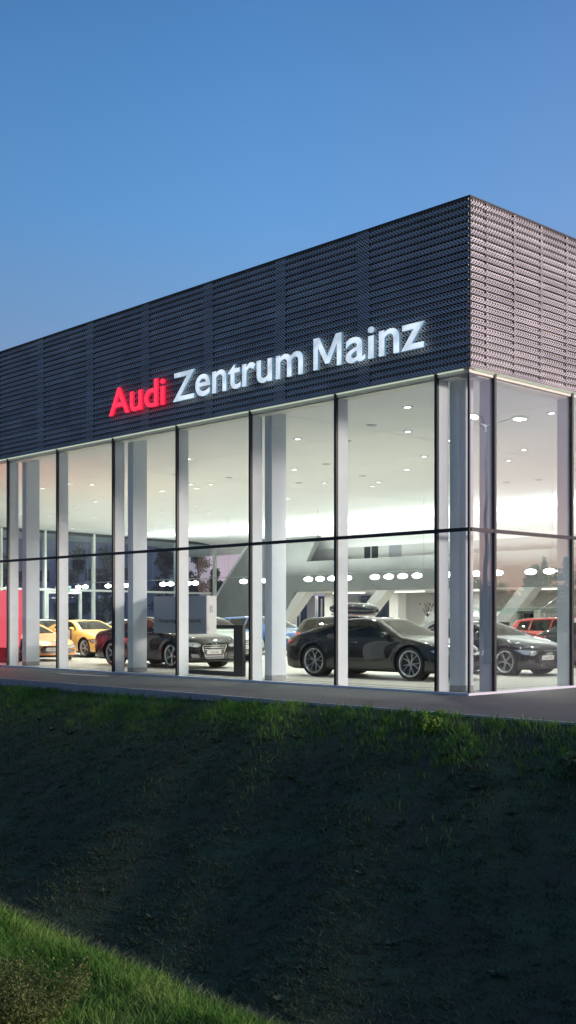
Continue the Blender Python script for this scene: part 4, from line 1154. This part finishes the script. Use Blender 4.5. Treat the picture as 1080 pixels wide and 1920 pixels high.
# flowers in a vase on a white counter
vx, vz = on_plane(796, 1175, 24.5)
CT = empty('counter', (vx, 24.5, 0), 0, 'white reception counter carrying the red flowers', 'counter')
box('counter_body', -1.6, 1.6, .0, .6, 0, .98, white_wall, CT); box('counter_top', -1.66, 1.66, -.05, .65, .981, 1.03, panel_m, CT)
VS = empty('flower_vase', (vx, 24.7, 1.03), 0, 'red flowers in a pale vase on the white counter', 'flowers')
bm = bmesh.new(); tube(bm, (0, 0, 0), (0, 0, .45), .11, .15, 16); from_bm('vase', bm, panel_m, VS)
bm = bmesh.new()
for i in range(14):
    a = random.uniform(0, 6.28); s_ = random.uniform(.05, .38); tube(bm, (0, 0, .4), (math.cos(a)*s_, math.sin(a)*s_, random.uniform(.75, 1.15)), .012, .008, 5)
from_bm('stem', bm, bark_m, VS)
q = leaf_cloud(rng.normal(0, 1, (14, 3))*np.array([.22, .2, .12])+np.array([0, 0, .95]), .08, 80, .045)
leaf_mesh('blossom', q, pbr('blossom_red', (.16, .04, .03), .6), VS)
# shelf units, desk and office chairs
def shelf(px0, px1, y, h, label):
    a = on_plane(px0, 1150, y)[0]; b = on_plane(px1, 1150, y)[0]; r = empty('shelf_unit', (a, y, 0), 0, label, 'shelf'); W_ = b-a
    bm = bmesh.new(); bx(bm, 0, .04, 0, .45, 0, h); bx(bm, W_-.04, W_, 0, .45, 0, h); bx(bm, .041, W_-.041, .41, .45, 0, h)
    k = 0; z = .05
    while z < h: bx(bm, .041, W_-.041, .01, .409, z, z+.03); z += .42
    from_bm('carcass', bm, wood_m, r)
    for i in range(4):
        zz = .09+.42*i
        if zz < h-.3: box('ring_binder', .08+.1*i, W_*.45+.1*i, .06, .36, zz, zz+.28, dark_metal, r)
    return r
shelf(968, 1002, 26.0, 1.75, 'cream shelf unit with dark binders behind the dark coupe')
shelf(578, 612, 27.5, 1.25, 'low shelf unit behind the tail of the black fastback')
for px, mt, lb in ((1037, black_pl, 'black office chair back behind the red car'), (1053, panel_m, 'white office chair back behind the red car')):
    xx = on_plane(px, 1160, 22.6)[0]; r = empty('office_chair', (xx, 22.6, 0), R(15), lb, 'chair')
    b2 = bmesh.new(); rbox(b2, (0, 0, .5), (.5, .5, .09), 0, .04); from_bm('seat', b2, mt, r, True)
    b2 = bmesh.new(); rbox(b2, (0, .26, 1.05), (.5 if mt is black_pl else .4, .08, .8), 0, .035); from_bm('backrest', b2, mt, r, True)
    b2 = bmesh.new(); tube(b2, (0, 0, .05), (0, 0, .46), .03)
    for k in range(5): tube(b2, (0, 0, .08), (.3*math.cos(k*1.2566), .3*math.sin(k*1.2566), .04), .02)
    from_bm('base', b2, chrome, r)

for px, yy, lb in ((945, 22.0, 'white desk with a dark monitor behind the slanted white strut'), (1012, 25.0, 'white desk with a dark monitor to the right of the cream shelf unit'), (830, 26.5, 'white desk with a dark monitor seen past the corner column')):
    xx = on_plane(px, 1160, yy)[0]; r_ = empty('desk', (xx, yy, 0), R(-8), lb, 'desk')
    bm = bmesh.new(); bx(bm, -.8, .8, -.4, .4, .72, .76); bx(bm, -.78, -.74, -.38, .38, 0, .719); bx(bm, .74, .78, -.38, .38, 0, .719); bx(bm, -.739, .739, .3, .33, .2, .719)
    from_bm('desk_body', bm, white_wall, r_)
    bm = bmesh.new(); bx(bm, -.28, .28, 0, .04, .9, 1.25); bx(bm, -.03, .03, .045, .07, .78, 1.0); bx(bm, -.12, .12, -.05, .12, .761, .779); from_bm('monitor', bm, black_pl, r_)
# drain grate in the pavement
gx, gy = floor_at(158, 1266, -.02)
DG = empty('drain_grate', (gx, gy, -.0195), R(4), 'flat metal drain grate let into the pavement at the left', 'drain grate')
box('grate_frame', -1.3, 1.3, -.14, .14, 0.001, .006, dark_metal, DG); box('grate_plate', -.9, 1.0, -.10, .02, .0065, .010, fin_m, DG)

# ------------------------------------------------------------------ outside: lamp post, trees, buildings, cars
SL = empty('street_lamp', (8.5, 12.0, -.05), R(0), 'tall street lamp with curved arms, mirrored in the glass right of the corner', 'street lamp')
bm = bmesh.new(); tube(bm, (0, 0, 0), (0, 0, 7.6), .085, .05, 14); tube(bm, (0, 0, 0), (0, 0, .5), .14, .12, 14); from_bm('pole', bm, lamp_metal, SL)
for a, dz in ((0, 0), (180, 0), (95, .25)):
    d = Vector((math.cos(R(a-60)), math.sin(R(a-60)), 0))
    bm = bmesh.new(); pp = [Vector((0, 0, 7.5)), d*.4+Vector((0, 0, 7.72+dz)), d*.9+Vector((0, 0, 7.85+dz))]
    tube(bm, pp[0], pp[1], .03, .028, 8); tube(bm, pp[1], pp[2], .028, .025, 8); ar = from_bm('arm', bm, lamp_metal, SL)
    bm = bmesh.new(); bmesh.ops.create_uvsphere(bm, u_segments=16, v_segments=8, radius=1)
    for v in bm.verts: v.co = Vector((v.co.x*.33, v.co.y*.14, max(-.03, v.co.z*.07)))
    bmesh.ops.rotate(bm, verts=bm.verts, matrix=Matrix.Rotation(R(a-60), 3, 'Z')); bmesh.ops.translate(bm, verts=bm.verts, vec=d*1.15+Vector((0, 0, 7.87+dz)))
    hd = from_bm('lamp_head', bm, lamp_metal, ar, True)
    bm = bmesh.new(); bmesh.ops.create_uvsphere(bm, u_segments=16, v_segments=8, radius=1)
    k = 1.0 if a != 95 else 1.25
    for v in bm.verts: v.co = Vector((v.co.x*.22*k, v.co.y*.10*k, min(0, v.co.z)*.06*k*(1 if a != 95 else 1.8)))
    bmesh.ops.rotate(bm, verts=bm.verts, matrix=Matrix.Rotation(R(a-60), 3, 'Z')); bmesh.ops.translate(bm, verts=bm.verts, vec=d*1.15+Vector((0, 0, 7.838+dz)))
    from_bm('lens', bm, street_on, hd, True)
L = bpy.data.lights.new('street_bulb', 'SPOT'); L.energy = 1500; L.spot_size = R(150); L.spot_blend = .6; L.shadow_soft_size = .15; L.color = (1, .97, .9)
o = bpy.data.objects.new('street_bulb', L); COL.objects.link(o); o.location = (8.5, 12, 7.6)

def tree(x, y, h, w, label, kind='broad', n=3500, group=None, zb=-.25):
    r = empty('deciduous_tree' if kind == 'broad' else 'fir_tree', (x, y, zb), random.uniform(0, 6), label, 'tree', group)
    bm = bmesh.new(); tube(bm, (0, 0, 0), (0, 0, h*.9), w*.05+.05, .03, 8); C = []
    if kind == 'broad':
        for i in range(26):
            z = h*random.uniform(.28, .97); t = (z/h-.28)/.72; rr = w*.5*(1-t**1.8)*random.uniform(.5, 1)+.1; a = random.uniform(0, 6.28)
            e = (math.cos(a)*rr, math.sin(a)*rr, z); tube(bm, (0, 0, z*.78), e, .05, .015, 5); C += [e, (e[0]*.55, e[1]*.55, z*.94)]
        q = leaf_cloud(np.array(C), w*.15, n, .11 if h > 5 else .08)
        mt = leaf_m
    else:
        k = 0; C = []
        for i in range(70):
            z = h*(.12+.86*i/70); rr = w*.5*(1-i/70)*random.uniform(.7, 1.1); a = i*2.4
            for f in (.35, .65, .95): C.append((math.cos(a)*rr*f, math.sin(a)*rr*f, z-rr*f*.25))
            tube(bm, (0, 0, z), (math.cos(a)*rr, math.sin(a)*rr, z-rr*.25), .03, .01, 4)
        q = leaf_cloud(np.array(C), w*.055+.08, n, .16, .5); mt = needle_m
    from_bm('trunk', bm, bark_m, r); leaf_mesh('crown', q, mt, r); return r
def behind(px, dist, real=False):
    r_ = ray(px); return CAMX+r_[0]*dist, CAMY+r_[1]*dist
for px, d, topy, w, lb in ((145, 92, 1022, 3.0, 'round dark tree seen through the rear glazing above the door'), (200, 90, 1010, 2.9, 'broad dark tree seen behind the rear glazing beside the second column'),
                           (312, 88, 1002, 2.6, 'slim leafy tree behind the rear glazing, right of the third column'), (372, 92, 1030, 3.4, 'pointed bushy tree behind the rear glazing above the grey block wall'), (404, 100, 1068, 2.0, 'small tree behind the sloping grey edge at the back'), (8, 92, 1040, 3.4, 'dark tree at the left edge behind the rear glazing')):
    x, y = behind(px, d); h = HH+(HY-topy)/F*d+.3
    tree(x, y, h, w, lb, n=4200, group='trees behind the rear glazing')
# mirrored trees to the right of the building
for px, d, topy, w, kd, lb in ((1022, 120, 1040, 7.5, 'fir', 'wide fir with a double spire, mirrored in the right hand glass'), (998, 120, 1058, 5.5, 'fir', 'fir beside the widest fir, mirrored in the right hand glass'), (1062, 110, 1042, 6, 'fir', 'fir mirrored at the right edge of the glass'),
                           (935, 140, 1098, 7, 'broad', 'low round tree mirrored behind the slanted white strut'), (893, 125, 1085, 6, 'broad', 'low tree mirrored just right of the corner post'), (1100, 125, 1060, 7, 'broad', 'leafy tree mirrored beyond the right frame edge')):
    x, y = behind(px, d); h = HH+(HY-topy)/F*d+.3
    tree(-x, y, h, w, lb, kd, n=3800, group='trees mirrored in the right hand glass')
# distant hedge and low hill on that side
q = []
C = []
for i in range(260):
    a = i/260; x = 30+a*110; y = 150-a*90; hh = 2.2+1.6*abs(math.sin(i*.21))+random.random()
    C += [(x, y, hh*.4), (x, y, hh*.85)]
o = leaf_mesh('far_hedge', leaf_cloud(np.array(C), 1.5, 16000, .45), needle_m, None); tag(o, 'dark far off hedge line mirrored in the right hand glass', 'hedge', kind='stuff')
# grey hall behind
x, y = behind(250, 112)
FB = empty('neighbour_hall', (-60.5, 40, -.25), R(90+14), 'plain grey violet hall behind the rear glazing with small white signs', 'building')
d0 = behind(-60, 118); d1 = behind(340, 104)
v0 = Vector((d0[0], d0[1], 0)); v1 = Vector((d1[0], d1[1], 0)); Lh = (v1-v0).length; FB.location = (v0.x, v0.y, -.25); FB.rotation_euler = (0, 0, math.atan2(v1.y-v0.y, v1.x-v0.x))
box('wall', 0, Lh, 0, 14, 0, 9.5, out_wall, FB)
box('roof_edge', -.1, Lh+.1, -.1, 14.1, 9.51, 9.8, dark_metal, FB)
for i in range(6):
    wn = box('window', 1.5+i*3.6, 4.1+i*3.6, -.03, 0-.002, 5.2, 6.3, dark_glassy, FB)
for i in range(4):
    box('gate', 1.0+i*5.4, 4.6+i*5.4, -.04, -.002, 0, 3.1, dark_glassy, FB)
for i, (t, xx, zz) in enumerate((('VW ETC', 6.0, 4.1), ('S', 10.4, 3.9), ('tofido', 17.6, 3.5))):
    sb = box('sign_board', xx, xx+(1.9 if i != 1 else 1.0), -.12, -.045, zz, zz+.75, sign_white, FB)
bm = None
ol = paintm('paint_outdoor_grey', (.25, .26, .28), .2)
for px, d, rz, p_, lb in ((96, 70, -70, PAINT['grey'], 'dark car parked outside left of the rear door'), (215, 72, -60, ol, 'light grey car parked outside behind the second column'), (150, 80, 20, ol, 'light grey car parked outside beyond the rear door')):
    x, y = behind(px, d)
    c = make_car('estate', p_, lb, spokes='single'); c.location = (x, y, gz(x, y)+.0); c.rotation_euler = (0, 0, R(rz)); c['group'] = 'cars parked outside behind the building'
box_far = tag(box('rear_car_park', -150, -45.0, -20, 90, -.258, -.2, pave_m), 'dark asphalt yard behind the showroom', kind='structure')

# ------------------------------------------------------------------ sky, sun, camera
w = bpy.data.worlds.new('World'); S.world = w; w.use_nodes = True
nt = w.node_tree; nt.nodes.clear()
out = nt.nodes.new('ShaderNodeOutputWorld')
tc = N(nt, 'ShaderNodeTexCoord'); sp2 = N(nt, 'ShaderNodeSeparateXYZ'); nt.links.new(tc.outputs['Generated'], sp2.inputs[0])
def ramp(stops):
    cr = N(nt, 'ShaderNodeValToRGB'); el = cr.color_ramp.elements
    el[0].position = stops[0][0]; el[0].color = (*stops[0][1], 1); el[1].position = stops[-1][0]; el[1].color = (*stops[-1][1], 1)
    for p_, c_ in stops[1:-1]: e = el.new(p_); e.color = (*c_, 1)
    nt.links.new(sp2.outputs[2], cr.inputs[0]); return cr
lin = lambda r, g, b: tuple(((c/255+.055)/1.055)**2.4 for c in (r, g, b))
cool = ramp([(0, lin(150, 158, 186)), (.17, lin(136, 161, 203)), (.235, lin(117, 158, 207)), (.33, lin(92, 153, 215)), (.42, lin(78, 139, 202)), (.50, lin(64, 122, 184)), (1, lin(40, 80, 135))])
warm = ramp([(0, lin(250, 188, 170)), (.04, lin(250, 200, 192)), (.09, lin(240, 200, 212)), (.16, lin(205, 182, 215)), (.28, lin(160, 165, 210)), (.5, lin(105, 135, 195)), (1, lin(50, 85, 140))])
vx_ = N(nt, 'ShaderNodeVectorMath', operation='DOT_PRODUCT'); nt.links.new(tc.outputs['Generated'], vx_.inputs[0]); vx_.inputs[1].default_value = (.78, .62, 0)
mr = N(nt, 'ShaderNodeMapRange'); mr.interpolation_type = 'SMOOTHSTEP'; mr.inputs[1].default_value = -.25; mr.inputs[2].default_value = .85; nt.links.new(vx_.outputs['Value'], mr.inputs[0])
mx = N(nt, 'ShaderNodeMix', data_type='RGBA'); nt.links.new(mr.outputs[0], mx.inputs[0]); nt.links.new(cool.outputs[0], mx.inputs[6]); nt.links.new(warm.outputs[0], mx.inputs[7])
# the sky opposite the glow is darker
dk = N(nt, 'ShaderNodeMapRange'); dk.inputs[1].default_value = -.95; dk.inputs[2].default_value = -.15; dk.inputs[3].default_value = 0; dk.inputs[4].default_value = 1
nt.links.new(vx_.outputs['Value'], dk.inputs[0])
dm = N(nt, 'ShaderNodeMix', data_type='RGBA'); nt.links.new(dk.outputs[0], dm.inputs[0]); dm.inputs[6].default_value = (.28, .36, .42, 1); dm.inputs[7].default_value = (1, 1, 1, 1)
sc = N(nt, 'ShaderNodeVectorMath', operation='MULTIPLY'); nt.links.new(mx.outputs[2], sc.inputs[0]); nt.links.new(dm.outputs[2], sc.inputs[1])
sky = N(nt, 'ShaderNodeTexSky'); sky.sky_type = 'NISHITA'; sky.sun_disc = False; sky.sun_elevation = R(1.0); sky.sun_rotation = R(61.9)
b1 = N(nt, 'ShaderNodeBackground'); nt.links.new(sc.outputs[0], b1.inputs[0]); b1.inputs[1].default_value = .97
b2 = N(nt, 'ShaderNodeBackground'); nt.links.new(sky.outputs[0], b2.inputs[0]); b2.inputs[1].default_value = .05
ad = N(nt, 'ShaderNodeAddShader'); nt.links.new(b1.outputs[0], ad.inputs[0]); nt.links.new(b2.outputs[0], ad.inputs[1]); nt.links.new(ad.outputs[0], out.inputs[0])
L = bpy.data.lights.new('sun', 'SUN'); L.energy = 3.8; L.angle = R(7); L.color = (1, .80, .77)
o = bpy.data.objects.new('sun', L); COL.objects.link(o)
dirv = Vector((.88, .47, .15)).normalized()      # towards the afterglow
o.rotation_euler = dirv.to_track_quat('Z', 'Y').to_euler()

cam = bpy.data.cameras.new('camera'); co = bpy.data.objects.new('camera', cam); COL.objects.link(co); S.camera = co
co.location = (CAMX, CAMY, HH); co.rotation_euler = (R(90), 0, math.atan2(.7242, .6894))
cam.sensor_fit = 'AUTO'; cam.sensor_width = 36; cam.lens = F/1920*36; cam.shift_y = (HY-960)/1920; cam.clip_end = 5000; cam.clip_start = .05
S.view_settings.view_transform = 'Standard'; S.view_settings.look = 'None'; S.view_settings.exposure = 0; S.view_settings.gamma = 1
S.render.engine = 'CYCLES'; S.cycles.use_denoising = True; S.cycles.max_bounces = 8; S.cycles.diffuse_bounces = 4; S.cycles.transparent_max_bounces = 24
S.cycles.glossy_bounces = 4; S.cycles.sample_clamp_indirect = 6
S.render.resolution_x = 576; S.render.resolution_y = 1024
